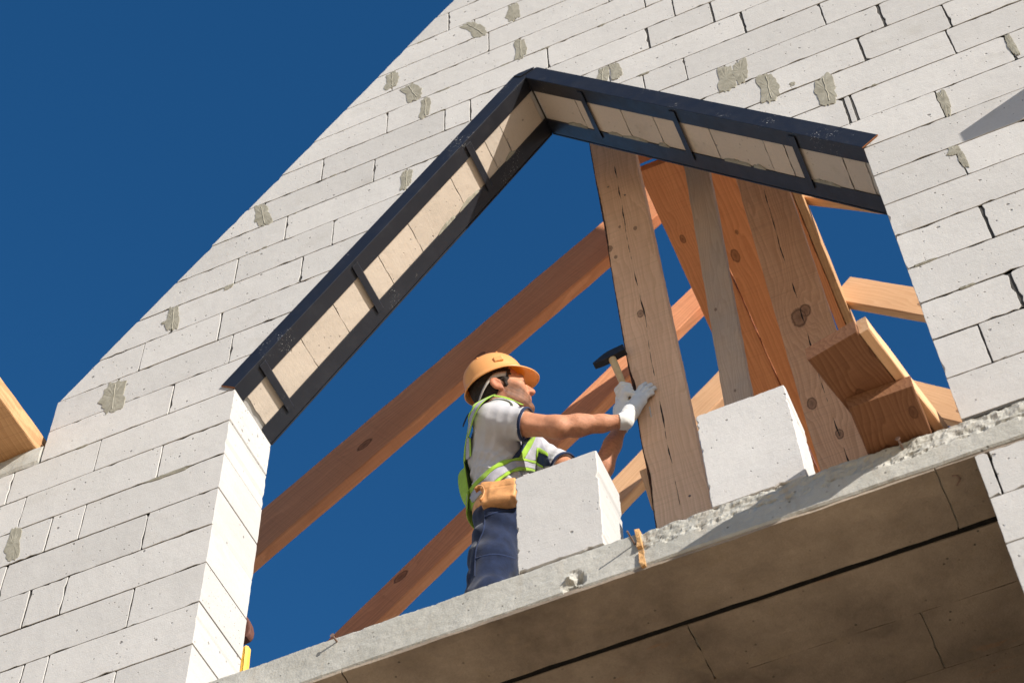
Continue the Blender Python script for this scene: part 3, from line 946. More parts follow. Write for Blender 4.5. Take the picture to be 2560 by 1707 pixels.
# two planks stacked on the slab, ends sticking out over the edge
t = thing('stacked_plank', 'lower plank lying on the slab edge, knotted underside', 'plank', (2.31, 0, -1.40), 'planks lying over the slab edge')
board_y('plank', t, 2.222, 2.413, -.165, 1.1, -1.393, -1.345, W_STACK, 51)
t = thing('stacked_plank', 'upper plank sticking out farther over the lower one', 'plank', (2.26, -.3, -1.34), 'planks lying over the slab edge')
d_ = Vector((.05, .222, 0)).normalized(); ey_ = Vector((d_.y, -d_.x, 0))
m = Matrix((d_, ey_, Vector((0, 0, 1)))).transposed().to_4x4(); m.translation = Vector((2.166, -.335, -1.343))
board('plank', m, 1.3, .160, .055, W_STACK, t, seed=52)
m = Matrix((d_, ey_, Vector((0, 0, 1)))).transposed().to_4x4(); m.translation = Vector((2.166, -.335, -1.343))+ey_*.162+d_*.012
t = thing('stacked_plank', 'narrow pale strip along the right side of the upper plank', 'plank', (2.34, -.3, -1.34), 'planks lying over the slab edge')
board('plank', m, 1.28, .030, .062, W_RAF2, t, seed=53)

# eave timbers sticking out of the wall head
t = thing('eave_timber', 'thick pale timber end lying on the concrete at the far left', 'timber', (-1.0, 0, .32), 'timbers sticking out of the wall')
board_y('timber', t, -1.10, -.905, -.62, 1.0, .322, .425, W_EAVE, 61)
t = thing('eave_timber', 'timber sticking out of the wall beyond the right edge', 'timber', (3.5, 0, .40), 'timbers sticking out of the wall')
board_y('timber', t, 3.44, 3.64, -.305, -.004, .295, .36, W_EAVE, 62)

# yellow grooved batten and a rounded dark board behind the left pier
t = thing('ribbed_batten', 'yellow grooved batten standing behind the foot of the left pier', 'batten', (0, .31, -1.4))
V = []; Fc = []
prof = [(-.012, .318)]
for i in range(4):
    x = -.010+i*.0052
    prof += [(x, .312), (x+.0030, .312), (x+.0034, .3165), (x+.0048, .3165)]
prof += [(.0130, .310), (.0200, .318), (.0200, .335), (-.012, .335)]
n = len(prof); hh = (-1.40, -.905)
for z, dx in ((hh[0], .022), (hh[1], -.006)):
    V += [(x+dx*.5-.016, y, z) for x, y in prof]
for i in range(n): Fc.append((i, (i+1) % n, n+(i+1) % n, n+i))
Fc.append(tuple(range(n-1, -1, -1))); Fc.append(tuple(range(n, 2*n)))
mesh_obj('batten', V, Fc, W_YEL, t)
t = thing('rounded_board', 'dark brown rounded board end peeking out behind the left pier', 'board', (-.05, .36, -1.4))
V = []; Fc = []
out = [(-.20, -1.40), (-.06, -1.40), (-.055, -.812), (-.012, -.808), (-.002, -.795), (.000, -.77), (-.008, -.735), (-.030, -.685), (-.060, -.655), (-.11, -.64), (-.20, -.64)]
n = len(out)
V = [(x-.023, .350, z) for x, z in out]+[(x-.023, .385, z) for x, z in out]
Fc = [tuple(range(n)), tuple(range(2*n-1, n-1, -1))]+[(i, n+i, n+(i+1) % n, (i+1) % n) for i in range(n)]
o_ = mesh_obj('board_end', V, Fc, m_plain('dark_stained_wood', (0.13, 0.055, 0.04), 0.7, 0.3, 0.2, 25), t)
md = o_.modifiers.new('bevel', 'BEVEL'); md.width = .006; md.segments = 2

# ---------------------------------------------------------------- worker
class Field:
    """signed distance field on a grid, turned into one smooth surface"""
    def __init__(s, lo, hi, h):
        s.lo = np.array(lo, np.float32); s.h = h
        s.n = np.ceil((np.array(hi)-np.array(lo))/h).astype(int)+1
        s.f = np.full(s.n, .3, np.float32)
    def sub(s, lo, hi, pad):
        a = np.clip(np.floor((np.array(lo)-pad-s.lo)/s.h).astype(int), 0, s.n-1)
        b = np.clip(np.ceil((np.array(hi)+pad-s.lo)/s.h).astype(int)+1, 1, s.n)
        sl = tuple(slice(i, j) for i, j in zip(a, b))
        ax = [s.lo[i]+s.h*np.arange(a[i], b[i], dtype=np.float32) for i in range(3)]
        X, Y, Z = np.meshgrid(*ax, indexing='ij')
        return sl, X, Y, Z
    def join(s, sl, d, k, op='u'):
        a = s.f[sl]
        if op == 'u':
            if k <= 0: r = np.minimum(a, d)
            else:
                t = np.clip(.5+.5*(d-a)/k, 0, 1); r = d+(a-d)*t-k*t*(1-t)
        else:
            d = -d
            if k <= 0: r = np.maximum(a, d)
            else:
                t = np.clip(.5-.5*(d-a)/k, 0, 1); r = d+(a-d)*t+k*t*(1-t)
        s.f[sl] = r
    def cone(s, p, q, ra, rb_, k=.02, op='u'):
        p = np.array(p, np.float32); q = np.array(q, np.float32); m = max(ra, rb_)
        sl, X, Y, Z = s.sub(np.minimum(p, q)-m, np.maximum(p, q)+m, .03+k)
        d = q-p; L2 = float(d@d)+1e-9
        t = np.clip(((X-p[0])*d[0]+(Y-p[1])*d[1]+(Z-p[2])*d[2])/L2, 0, 1)
        r = np.sqrt((X-p[0]-t*d[0])**2+(Y-p[1]-t*d[1])**2+(Z-p[2]-t*d[2])**2)-(ra+(rb_-ra)*t)
        s.join(sl, r, k, op)
    def chain(s, pts, rs, k=.015, op='u'):
        for i in range(len(pts)-1): s.cone(pts[i], pts[i+1], rs[i], rs[i+1], k, op)
    def ell(s, c, r, A=None, k=.02, op='u'):
        c = np.array(c, np.float32); r = np.array(r, np.float32); A = np.eye(3) if A is None else np.array(A)
        m = float(max(r))
        sl, X, Y, Z = s.sub(c-m, c+m, .03+k)
        P = np.stack([X-c[0], Y-c[1], Z-c[2]], -1)@A.astype(np.float32)
        k0 = np.sqrt(((P/r)**2).sum(-1)); k1 = np.sqrt(((P/(r*r))**2).sum(-1))+1e-6
        s.join(sl, k0*(k0-1)/k1, k, op)
    def box(s, c, hs, A, rad, k=.005, op='u'):
        c = np.array(c, np.float32); m = float(np.linalg.norm(hs))+rad
        sl, X, Y, Z = s.sub(c-m, c+m, .02+k)
        P = np.abs(np.stack([X-c[0], Y-c[1], Z-c[2]], -1)@np.array(A, np.float32))-np.array(hs, np.float32)
        d = np.sqrt((np.maximum(P, 0)**2).sum(-1))+np.minimum(P.max(-1), 0)-rad
        s.join(sl, d, k, op)
    def cut(s, p, nrm, lo, hi):
        """remove the side nrm points to, inside a box"""
        sl, X, Y, Z = s.sub(lo, hi, 0)
        d = (X-p[0])*nrm[0]+(Y-p[1])*nrm[1]+(Z-p[2])*nrm[2]
        s.f[sl] = np.maximum(s.f[sl], d)
    def warp(s, fn, band=.05):
        i = np.nonzero(np.abs(s.f) < band)
        P = s.lo+s.h*np.stack(i, -1).astype(np.float32)
        s.f[i] += fn(P).astype(np.float32)
    def mesh(s):
        f = s.f; S = f < 0
        n = np.array(f.shape)-1
        cnt = np.zeros(n, np.int8)
        for a in (0, 1):
            for b in (0, 1):
                for c in (0, 1): cnt += S[a:a+n[0], b:b+n[1], c:c+n[2]]
        act = np.nonzero((cnt > 0) & (cnt < 8)); m = len(act[0])
        idx = np.full(n, -1, np.int64); idx[act] = np.arange(m)
        I = np.stack(act, -1); pos = np.zeros((m, 3)); w = np.zeros((m, 1))
        cor = [(a, b, c) for a in (0, 1) for b in (0, 1) for c in (0, 1)]
        for u in cor:
            for ax_ in range(3):
                if u[ax_]: continue
                v = list(u); v[ax_] = 1
                fu = f[I[:, 0]+u[0], I[:, 1]+u[1], I[:, 2]+u[2]]; fv = f[I[:, 0]+v[0], I[:, 1]+v[1], I[:, 2]+v[2]]
                x = (fu < 0) != (fv < 0)
                t = np.where(x, fu/np.where(x, fu-fv, 1), 0)
                q = np.array(u, float)[None]+0*pos; q[:, ax_] = t
                pos += q*x[:, None]; w += x[:, None]
        V = s.lo+s.h*(I+pos/w)
        Q = []
        for ax_ in range(3):
            b, c = (ax_+1) % 3, (ax_+2) % 3
            s0 = [slice(None)]*3; s1 = [slice(None)]*3; s0[ax_] = slice(0, -1); s1[ax_] = slice(1, None)
            e = np.stack(np.nonzero(S[tuple(s0)] != S[tuple(s1)]), -1)
            ok = (e[:, b] > 0) & (e[:, c] > 0) & (e[:, b] < n[b]) & (e[:, c] < n[c]); e = e[ok]
            eb = np.zeros(3, int); eb[b] = 1; ec = np.zeros(3, int); ec[c] = 1
            g_ = lambda o: idx[tuple((e-o).T)]
            q = np.stack([g_(eb+ec), g_(ec), g_(0*eb), g_(eb)], -1)
            flip = ~S[tuple(e.T)]
            q[flip] = q[flip][:, ::-1]
            Q.append(q)
        return V, np.concatenate(Q)

def field_obj(name, fld, mat, parent, color=None):
    V, Q = fld.mesh()
    me = bpy.data.meshes.new(name)
    me.vertices.add(len(V)); me.vertices.foreach_set('co', V.astype(np.float32).ravel())
    me.loops.add(Q.size); me.loops.foreach_set('vertex_index', Q.astype(np.int32).ravel())
    me.polygons.add(len(Q)); me.polygons.foreach_set('loop_start', np.arange(0, Q.size, 4, dtype=np.int32))
    me.update(); me.validate()
    me.polygons.foreach_set('use_smooth', [True]*len(me.polygons))
    me.materials.append(mat)
    if color is not None:
        at = me.color_attributes.new('tint', 'FLOAT_COLOR', 'POINT')
        c = np.ones((len(V), 4), np.float32); c[:, :3] = color(V)
        at.data.foreach_set('color', c.ravel())
    o = bpy.data.objects.new(name, me); COL.objects.link(o); keep(o, parent)
    return o

def wob(P, seed, fr, amp):
    r = np.random.default_rng(seed); out = 0
    for i in range(5):
        d = r.normal(size=3); d /= np.linalg.norm(d)
        out = out+np.sin(P@(d*fr*(1+.5*i))+r.uniform(0, 6))/(1+.6*i)
    return out*amp/2

def m_cloth(name, col, var=.12, weave=900.0, rough=.9, fold=.0):
    n = NB(name, rough, .15)
    c = n.coords(rnd=False)
    cc = n.mix(n.ramp(n.noise(c, 35, 4), (0.3, 0.0), (0.7, 1.0)), [x*(1-var) for x in col], [min(1, x*(1+var)) for x in col])
    n.b.inputs['Sheen Weight'].default_value = .15
    b = n.bump(n.noise(c, weave, 2), .0005, .5)
    b = n.bump(n.noise(c, 30, 3, .6), .004, .35, b)
    return n.done(cc, b)
def m_skin():
    n = NB('skin', .60, .22)
    c = n.coords(rnd=False)
    at = n.node('ShaderNodeAttribute', out=0, props={'attribute_name': 'tint'})
    f = n.noise(c, 55, 4, .65)
    col = n.mix(1.0, at, n.ramp(f, (0.25, (.80, .78, .76)), (0.75, (1.08, 1.06, 1.05))), 'MULTIPLY')
    n.b.inputs['Subsurface Weight'].default_value = .08
    n.b.inputs['Subsurface Radius'].default_value = (.012, .005, .003)
    b = n.bump(n.noise(c, 320, 3), .0009, .5)
    b = n.bump(n.noise(c, 40, 3), .0025, .35, b)
    return n.done(col, b)
SKIN = m_skin()
SHIRT = m_cloth('light_grey_jersey', (.44, .43, .44), .05)
NAVY = m_cloth('navy_cloth', (.018, .030, .075), .25)
DENIM = m_cloth('navy_work_trousers', (.009, .016, .042), .30, 700)
HIVIS = m_cloth('lime_green_fabric', (.28, .45, .045), .12)
REFLEX = m_cloth('grey_reflective_tape', (.34, .33, .36), .10, 400, .55)
LEATHER = m_plain('tan_leather', (.60, .29, .11), .6, .35, .22, 35, .4, .0015)
GLOVE = m_cloth('white_knit_glove', (.64, .63, .60), .06, 500)
HATM = m_plain('orange_plastic', (.86, .44, .155), .34, .45, .04, 12, .15, .0006)
_t = HATM.node_tree; _tr = _t.nodes.new('ShaderNodeBsdfTranslucent'); _tr.inputs[0].default_value = (.98, .50, .10, 1)
_mx = _t.nodes.new('ShaderNodeMixShader'); _mx.inputs[0].default_value = .28      # thin plastic lets some sun through
_t.links.new(_t.nodes['Principled BSDF'].outputs[0], _mx.inputs[1]); _t.links.new(_tr.outputs[0], _mx.inputs[2])
_t.links.new(_mx.outputs[0], _t.nodes['Material Output'].inputs[0])
BAND = m_plain('grey_headband', (.42, .38, .34), .6, .3, .15, 40)
HAIRM = m_plain('dark_hair', (.022, .015, .011), .75, .3, .6, 200, .9, .002)
BLACK = m_plain('black_steel', (.012, .012, .014), .45, .5, .3, 60)
HANDLE = m_plain('ash_handle', (.62, .44, .22), .5, .3, .12, 30)

man = thing('person', 'worker in orange hard hat, grey shirt and green vest reaching for the plank', 'person', (.82, .57, -1.40))
v3 = lambda *a: np.array(a, float)
H = v3(.858, .575, -.437); NK = v3(.888, .455, .0)
a_t = (NK-H)/np.linalg.norm(NK-H)
f_t = v3(.985, .17, 0); f_t -= a_t*(f_t@a_t); f_t /= np.linalg.norm(f_t)
l_t = np.cross(a_t, f_t)
TA = np.stack([f_t, l_t, a_t], 1)
SH_N, EL_N, WR_N = v3(.918, .325, -.125), v3(1.160, .372, -.240), v3(1.373, .478, -.193)
SH_F, EL_F, WR_F = v3(.965, .585, -.035), v3(1.200, .600, -.325), v3(1.344, .540, -.118)
HIP_N, KN_N, AN_N = v3(.866, .495, -.47), v3(.822, .475, -.90), v3(.735, .48, -1.32)
HIP_F, KN_F, AN_F = v3(.868, .665, -.455), v3(.925, .69, -.90), v3(.90, .69, -1.32)
# head frame: forward, left, up
HC = v3(.925, .402, .150)
HA = np.array([[.89937, -.41183, -.14674], [.33830, .86817, -.36310], [.27693, .27692, .92012]])
hd = lambda x, y, z: HC+HA@v3(x, y, z)

def torso_core(F, g):
    F.ell(H+f_t*.018, (.094+g, .158+g, .12), TA, .05)
    F.ell(H+a_t*.13, (.100+g, .146+g, .14), TA, .06)
    F.ell(H+a_t*.31, (.112+g, .158+g, .17), TA, .06)
    F.cone(SH_N+v3(.0, .02, .0), SH_F, .054+g, .058+g, .05)
    F.cone(NK-a_t*.05, NK+a_t*.01, .085+g, .062+g, .05)
    F.cone(SH_N+v3(.0, .015, .01), v3(.918, .392, .035), .050+g, .046+g, .04)
    F.cone(v3(.955, .375, -.035), v3(.955, .405, .000), .046+g, .042+g, .04)

def near_fingers():
    kn = [v3(1.416, .530, .011), v3(1.429, .530, -.002), v3(1.438, .530, -.020), v3(1.436, .530, -.042)]
    pi = [v3(1.436, .534, .050), v3(1.453, .534, .032), v3(1.462, .534, .007), v3(1.456, .534, -.013)]
    tp = [v3(1.451, .548, .083), v3(1.472, .548, .064), v3(1.483, .548, .037), v3(1.473, .548, .011)]
    return kn, pi, tp
def far_fingers():
    # fist round the handle: knuckles at the back, tips curling to the front
    hx = lambda z: 1.376+(0.08-z)*.157
    out = []
    for i, z in enumerate((.058, .036, .014, -.007)):
        c = v3(hx(z), .530, z)
        out.append([c+v3(-.030, .016, -.006), c+v3(-.031, -.014, .004), c+v3(-.006, -.030, .006), c+v3(.020, -.020, -.002)])
    return out
def hands(F, g):
    kn, pi, tp = near_fingers()
    palm0 = v3(1.393, .497, -.131)
    F.cone(WR_N, palm0, .027+g, .031+g, .02)
    for q in kn: F.cone(palm0+v3(.01, .012, .03), q, .022+g, .0125+g, .012)
    F.cone(kn[0], kn[3], .012+g, .012+g, .012)
    for a, b, c, r in zip(kn, pi, tp, (.0090, .0094, .0090, .0082)):
        F.cone(a, b, r+.001+g, r+g, .004); F.cone(b, c, r+g, r-.0012+g, .003)
    F.chain([v3(1.398, .512, -.085), v3(1.395, .528, -.035), v3(1.400, .546, .004)], [.017+g, .012+g, .009+g], .008)   # thumb on the plank's edge
    # fist on the hammer handle
    F.cone(WR_F, v3(1.352, .540, -.040), .026+g, .030+g, .02)
    F.cone(v3(1.352, .540, -.045), v3(1.352, .545, .045), .028+g, .021+g, .02)
    for fg in far_fingers(): F.chain(fg, [.0105+g, .0098+g, .0092+g, .0080+g], .003)
    F.chain([v3(1.362, .522, -.030), v3(1.385, .504, .004), v3(1.399, .503, .034)], [.016+g, .0115+g, .0095+g], .006)

# --- one continuous body
B = Field((.60, .12, -1.41), (1.54, .90, .40), .0052)
torso_core(B, -.012)
for sg, hp, kn_, an_ in ((1, HIP_N, KN_N, AN_N), (-1, HIP_F, KN_F, AN_F)):
    B.chain([hp, kn_, an_], [.064, .052, .042], .03)
    B.ell(an_+v3(.06, 0, -.05), (.115, .040, .032), None, .02)
# arms: deltoid, biceps, forearm swelling, thin wrist
for S_, E_, W_ in ((SH_N, EL_N, WR_N), (SH_F, EL_F, WR_F)):
    u_ = E_-S_; w_ = W_-E_
    B.chain([S_, S_+u_*.45, E_-u_*.06, E_], [.054, .0445, .0395, .0375], .02)
    B.chain([E_, E_+w_*.28, E_+w_*.65, W_], [.0365, .0395, .0310, .0240], .02)
    B.ell(E_+v3(0, -.005, -.022), (.030, .028, .026), None, .02)       # point of the elbow
B.cone(EL_N+v3(-.02, -.006, .020), EL_N+v3(.10, .025, .024), .026, .016, .015)
B.cone(EL_N+v3(-.17, -.012, .062), EL_N+v3(-.06, -.012, .020), .030, .018, .015)
B.ell(EL_N+v3(.005, -.030, -.012), (.013, .010, .011), None, .012)   # forearm muscle over the elbow
wv = WR_N-EL_N                                    # forearm ridges and wrist tendons
B.cone(EL_N+v3(-.045, -.018, .034), EL_N+wv*.45+v3(.0, -.012, .022), .017, .012, .012)
B.cone(EL_N+wv*.45+v3(.0, -.012, .022), WR_N+v3(-.01, -.006, .014), .012, .006, .010)
B.cone(EL_N+wv*.08+v3(.0, -.020, -.026), EL_N+wv*.6+v3(.0, -.014, -.018), .016, .008, .012)
B.cone(EL_N+wv*.60+v3(.0, -.024, .0), WR_N+v3(-.005, -.019, .002), .007, .0045, .006)
B.cone(SH_N+(EL_N-SH_N)*.55+v3(0, -.020, -.030), EL_N+v3(-.015, -.016, -.024), .020, .012, .014)
hands(B, -.0016)
# neck and head
B.cone(NK, hd(-.028, 0, -.055), .058, .056, .03)
B.cone(NK+l_t*-.03, hd(-.01, -.055, -.06), .020, .014, .03)
B.ell(hd(-.012, 0, .035), (.098, .077, .092), HA, .02)
B.ell(hd(.038, 0, -.030), (.060, .060, .088), HA, .03)
B.ell(hd(.034, 0, -.082), (.055, .050, .040), HA, .025)
for s in (-1, 1):
    B.cone(hd(.000, s*.054, -.062), hd(.075, s*.014, -.108), .021, .017, .02)
    B.ell(hd(.060, s*.042, -.020), (.022, .020, .018), HA, .02)
    B.ell(hd(.105, s*.033, .000), (.020, .016, .011), HA, .012, 's')
    B.ell(hd(.0765, s*.032, -.001), (.016, .016, .0125), HA, .006)
    B.ell(hd(.101, s*.0125, -.0375), (.0115, .0085, .0085), HA, .006)
    B.ell(hd(.108, s*.0085, -.0475), (.0050, .0042, .0048), HA, .003, 's')
    # ear: rim, hollow, lobe
    eA = HA@np.array([[.94, 0, -.34], [0, 1, 0], [.34, 0, .94]])
    B.ell(hd(-.026, s*.079, -.014), (.021, .0085, .033), eA, .006)
    B.ell(hd(-.021, s*.091, -.011), (.0125, .0105, .0190), eA, .003, 's')
    B.ell(hd(-.012, s*.089, -.020), (.006, .010, .007), eA, .003, 's')
    B.cone(hd(-.010, s*.077, -.044), hd(-.014, s*.078, -.034), .0080, .0080, .006)
B.ell(hd(.078, 0, -.106), (.020, .021, .019), HA, .015)
B.cone(hd(.082, -.036, .020), hd(.082, .036, .020), .0135, .0135, .014)
B.cone(hd(.090, 0, .012), hd(.1145, 0, -.033), .0085, .0125, .010)
B.cone(hd(.0905, -.019, -.067), hd(.0905, .019, -.067), .0085, .0085, .008)
B.cone(hd(.0885, -.016, -.0785), hd(.0885, .016, -.0785), .0085, .0085, .006)
B.cone(hd(.1005, -.024, -.0728), hd(.1005, .024, -.0728), .0026, .0026, .003, 's')
B.ell(hd(.098, 0, -.0905), (.010, .020, .006), HA, .008, 's')
def skin_color(V):
    c = np.tile(np.array([.50, .235, .135]), (len(V), 1))
    L = (V-HC)@HA; x, y, z = L.T
    sm = lambda a, b, t: np.clip((t-a)/(b-a), 0, 1)**2*(3-2*np.clip((t-a)/(b-a), 0, 1))
    inh = (np.linalg.norm(L, axis=1) < .19) & (z > -.15)
    jit = wob(V, 3, 260, 1.0)*.5
    zb = .016-.85*(x-.010); beard = np.clip((zb+.008+.004*jit-z)/.022, 0, 1)*sm(-.022, .002, x+.004*jit)*sm(-.150, -.118, z)
    side = sm(.022, .004, x)*sm(-.015, -.002, x)*sm(-.06, -.03, z)*(np.abs(y) > .05)
    must = sm(.088, .096, x)*sm(-.050, -.056, z)*sm(-.068, -.062, z)*(np.abs(y) < .030)
    lip = sm(.090, .094, x)*sm(-.085, -.081, z)*sm(-.060, -.064, z)*sm(.027, .022, np.abs(y))
    bd = np.clip(np.maximum.reduce([beard*.74, side*.85, must*.75]), 0, 1)*(1-lip)*inh
    bd = np.clip(bd*(1+.5*jit), 0, .95)
    c = c*(1-bd[:, None])+np.array([.075, .032, .015])*bd[:, None]
    lp = (lip*inh)[:, None]*.7; c = c*(1-lp)+np.array([.40, .13, .10])*lp
    brow = .6*(sm(.074, .082, x)*sm(.012, .017, z)*sm(.031, .026, z)*sm(.010, .016, np.abs(y))*sm(.054, .048, np.abs(y))*inh)[:, None]*.85
    c = c*(1-brow)+np.array([.045, .026, .018])*brow
    slit = (sm(.080, .086, x)*sm(.0052, .0030, np.abs(z+.003+.10*(np.abs(y)-.032)))*sm(.017, .012, np.abs(np.abs(y)-.032))*inh)[:, None]*.9
    c = c*(1-slit)+np.array([.03, .018, .014])*slit
    red = (np.exp(-(((x-.105)/.03)**2+(y/.03)**2+((z+.035)/.03)**2))+(np.abs(y) > .076)*.7)*inh
    c = c*(1+np.stack([.10*red, -.10*red, -.08*red], -1))
    arm = ~inh & (V[:, 2] > -.45) & (V[:, 0] > 1.0)
    hair = np.clip(wob(V, 9, 420, 1.0)+wob(V, 14, 700, .8)-.15, 0, 1)*arm*sm(1.12, 1.25, V[:, 0])*.30
    c = c*(1-hair[:, None])+np.array([.10, .052, .034])*hair[:, None]
    return c
body = field_obj('body', B, SKIN, man, skin_color)

# --- hair under the helmet
Fh = Field(HC-.17, HC+.17, .004)
Fh.ell(hd(-.014, 0, .034), (.101, .0795, .096), HA, .0)
Fh.ell(hd(-.035, 0, -.020), (.066, .068, .066), HA, .02)
Fh.cone(hd(.016, -.066, .02), hd(.010, -.064, -.022), .010, .007, .01)
Fh.cone(hd(.016, .066, .02), hd(.010, .064, -.022), .010, .007, .01)
for p_, n_ in ((hd(.050, 0, .0), HA[:, 0]), (hd(0, 0, -.078), -HA[:, 2])): Fh.cut(p_, n_, HC-.17, HC+.17)
nrm = HA@v3(.75, 0, -.66); Fh.cut(hd(-.018, 0, -.03), nrm/np.linalg.norm(nrm), HC-.17, hd(0, 0, 0)+.17) if False else None
for s in (-1, 1): Fh.ell(hd(-.004, s*.084, -.028), (.030, .026, .036), HA, .006, 's')
Fh.cone(hd(.012, -.070, .014), hd(.012, -.067, -.020), .008, .005, .006)
Fh.warp(lambda P: wob(P, 4, 300, .0022))
field_obj('hair', Fh, HAIRM, man)

# --- shirt
S = Field((.62, .12, -.62), (1.24, .88, .12), .005)
torso_core(S, .004)
for S_, E_ in ((SH_N, EL_N), (SH_F, EL_F)):
    u_ = (E_-S_); e_ = S_+u_*.62
    S.cone(S_-u_*.02, e_, .065, .0605, .03)
    un = u_/np.linalg.norm(u_); hem = S_+u_*.50
    S.cut(hem, un, hem-.11+un*.05, hem+.11+un*.09)
S.cut(NK+a_t*.028, a_t, NK-.12, NK+.12)
S.cut(H-a_t*.10, -a_t, H-.4, H+v3(.4, .4, .05))
def folds(P):
    q = (P-H)@TA
    f1 = np.sin(q[:, 2]*105+q[:, 0]*42+3*np.sin(q[:, 0]*14))*.0060*np.exp(-((q[:, 2]-.17)/.14)**2)
    ax_ = (P-SH_N); u = (EL_N-SH_N)/np.linalg.norm(EL_N-SH_N); t = ax_@u
    rr = np.linalg.norm(ax_-t[:, None]*u, axis=1)
    f2 = np.sin(t*150+(P[:, 2]-SH_N[2])*60)*.0018*np.exp(-(rr/.10)**2)*np.exp(-((t-.02)/.09)**2)
    w = q@np.array([60., 25., 95.])+4*np.sin(q[:, 0]*17+q[:, 2]*9)
    f3 = (np.abs(np.sin(w))-.6)*.0062*np.exp(-((q[:, 2]-.14)/.12)**2)
    w2 = q@np.array([70., 0., -75.])+3*np.sin(q[:, 2]*19)
    f4 = (np.abs(np.sin(w2))-.6)*.0048*np.exp(-((q[:, 2]-.22)/.13)**2)
    return f1*.6+f2*.15+f3+f4+wob(P, 21, 45, .0022)
S.warp(folds)
shirt = field_obj('shirt', S, SHIRT, man)
def torus(name, c, nrm, R, r, mat, parent, n=36, m=8, sq=1.0):
    c = Vector(c); nrm = Vector(nrm).normalized(); a = nrm.orthogonal().normalized(); b = nrm.cross(a)
    V = []; Fc = []
    for i in range(n):
        an = 2*math.pi*i/n; d = a*math.cos(an)+b*math.sin(an)
        for j in range(m):
            bn = 2*math.pi*j/m
            V.append(c+d*(R+r*math.cos(bn))+nrm*r*sq*math.sin(bn))
    for i in range(n):
        for j in range(m): Fc.append((i*m+j, ((i+1) % n)*m+j, ((i+1) % n)*m+(j+1) % m, i*m+(j+1) % m))
    return mesh_obj(name, V, Fc, mat, parent, True)
for S_, E_ in ((SH_N, EL_N), (SH_F, EL_F)):
    u_ = E_-S_
    torus('sleeve_trim', S_+u_*.505, u_, .0605, .0042, NAVY, shirt, sq=1.6)

# --- trousers, belt, pouch, boots
Tr = Field((.56, .34, -1.36), (1.08, .84, -.30), .006)
Tr.ell(H+f_t*.018, (.104, .168, .115), TA, .04)
Tr.ell(H-v3(-.018, 0, .08), (.096, .165, .10), None, .03)
for hp, kn_, an_ in ((HIP_N, KN_N, AN_N), (HIP_F, KN_F, AN_F)):
    Tr.chain([hp, hp+(kn_-hp)*.55, kn_, an_+v3(0, 0, .02)], [.086, .080, .072, .066], .03)
Tr.cut(H+a_t*.062, a_t, H-.4, H+.4)
Tr.warp(lambda P: wob(P, 31, 48, .006)+np.sin(P[:, 2]*58+P[:, 0]*40)*.0028)
trousers = field_obj('trousers', Tr, DENIM, man)
for an_, nm in ((AN_N, 'boot'), (AN_F, 'boot')):
    Bt = Field(an_-v3(.14, .10, .12), an_+v3(.24, .10, .12), .008)
    Bt.cone(an_+v3(0, 0, .05), an_+v3(-.01, 0, -.02), .056, .058, .02)
    Bt.ell(an_+v3(.065, 0, -.042), (.135, .052, .042), None, .03)
    Bt.cut(an_+v3(0, 0, -.078), v3(0, 0, -1), an_-.25, an_+.25)
    field_obj(nm, Bt, BLACK, man)
def ring_torso(t, off, phi):
    """point on an ellipse round the torso"""
    kt = [(-.10, .088, .160), (.0, .094, .162), (.06, .098, .158), (.13, .106, .152), (.31, .118, .164), (.42, .100, .160)]
    for (t0, x0, y0), (t1, x1, y1) in zip(kt[:-1], kt[1:]):
        if t <= t1 or t1 == kt[-1][0]:
            w = min(1, max(0, (t-t0)/(t1-t0))); rx, ry = x0+(x1-x0)*w, y0+(y1-y0)*w; break
    return H+a_t*t+f_t*((rx+off)*math.cos(phi))+l_t*((ry+off)*math.sin(phi))
def wrap(name, t0, t1, off, ph0, ph1, mat, parent, nt=6, nph=48, th=.004, flare=None):
    V = []; Fc = []
    for i in range(nt+1):
        t = t0+(t1-t0)*i/nt
        for j in range(nph+1):
            ph = ph0+(ph1-ph0)*j/nph
            o_ = off(t, ph) if callable(off) else off
            V.append(ring_torso(t, o_, ph))
    W = nph+1
    for i in range(nt):
        for j in range(nph): Fc.append((i*W+j, i*W+j+1, (i+1)*W+j+1, (i+1)*W+j))
    o = mesh_obj(name, V, Fc, mat, parent, True)
    md = o.modifiers.new('solid', 'SOLIDIFY'); md.thickness = th; md.offset = 0
    return o
belt = wrap('tool_belt', .018, .058, .014, 0, 2*math.pi, LEATHER, man, 3, 60, .005)
pc = v3(.908, .398, -.474)
pn = v3(.10, -1, -.12); pn /= np.linalg.norm(pn); pa = a_t-pn*(a_t@pn)+f_t*.12; pa -= pn*(pa@pn); pa /= np.linalg.norm(pa); pf = np.cross(pa, -pn); pf = pf if pf[0] > 0 else -pf
PA = np.stack([pf, pn, pa], 1)
Po = Field(pc-.16, pc+.16, .003)
Po.box(pc, (.046, .016, .036), PA, .012)
Po.box(pc+pa*.004+pf*.02, (.042, .022, .032), PA, .010, .008)
Po.box(pc+pa*.036+pn*.022, (.060, .004, .012), PA, .005, .004)
Po.box(pc+pn*.034+pa*.018, (.10, .002, .0012), PA, .001, .001, 's')
Po.warp(lambda P: wob(P, 8, 60, .002), .03)
pouch = field_obj('tool_pouch', Po, LEATHER, man)
V = []; Fc = []
for i in range(15):
    an = -1.2+3.6*i/14
    c_ = pc-pf*.068+pa*.002+pf*.020*math.cos(an)+pa*.034*math.sin(an)
    for s in (-1, 1): V.append(c_+pn*(.020+.012*s))
for i in range(14): Fc.append((2*i, 2*i+1, 2*i+3, 2*i+2))
o_ = mesh_obj('hammer_loop', V, Fc, LEATHER, pouch, True); md = o_.modifiers.new('solid', 'SOLIDIFY'); md.thickness = .004


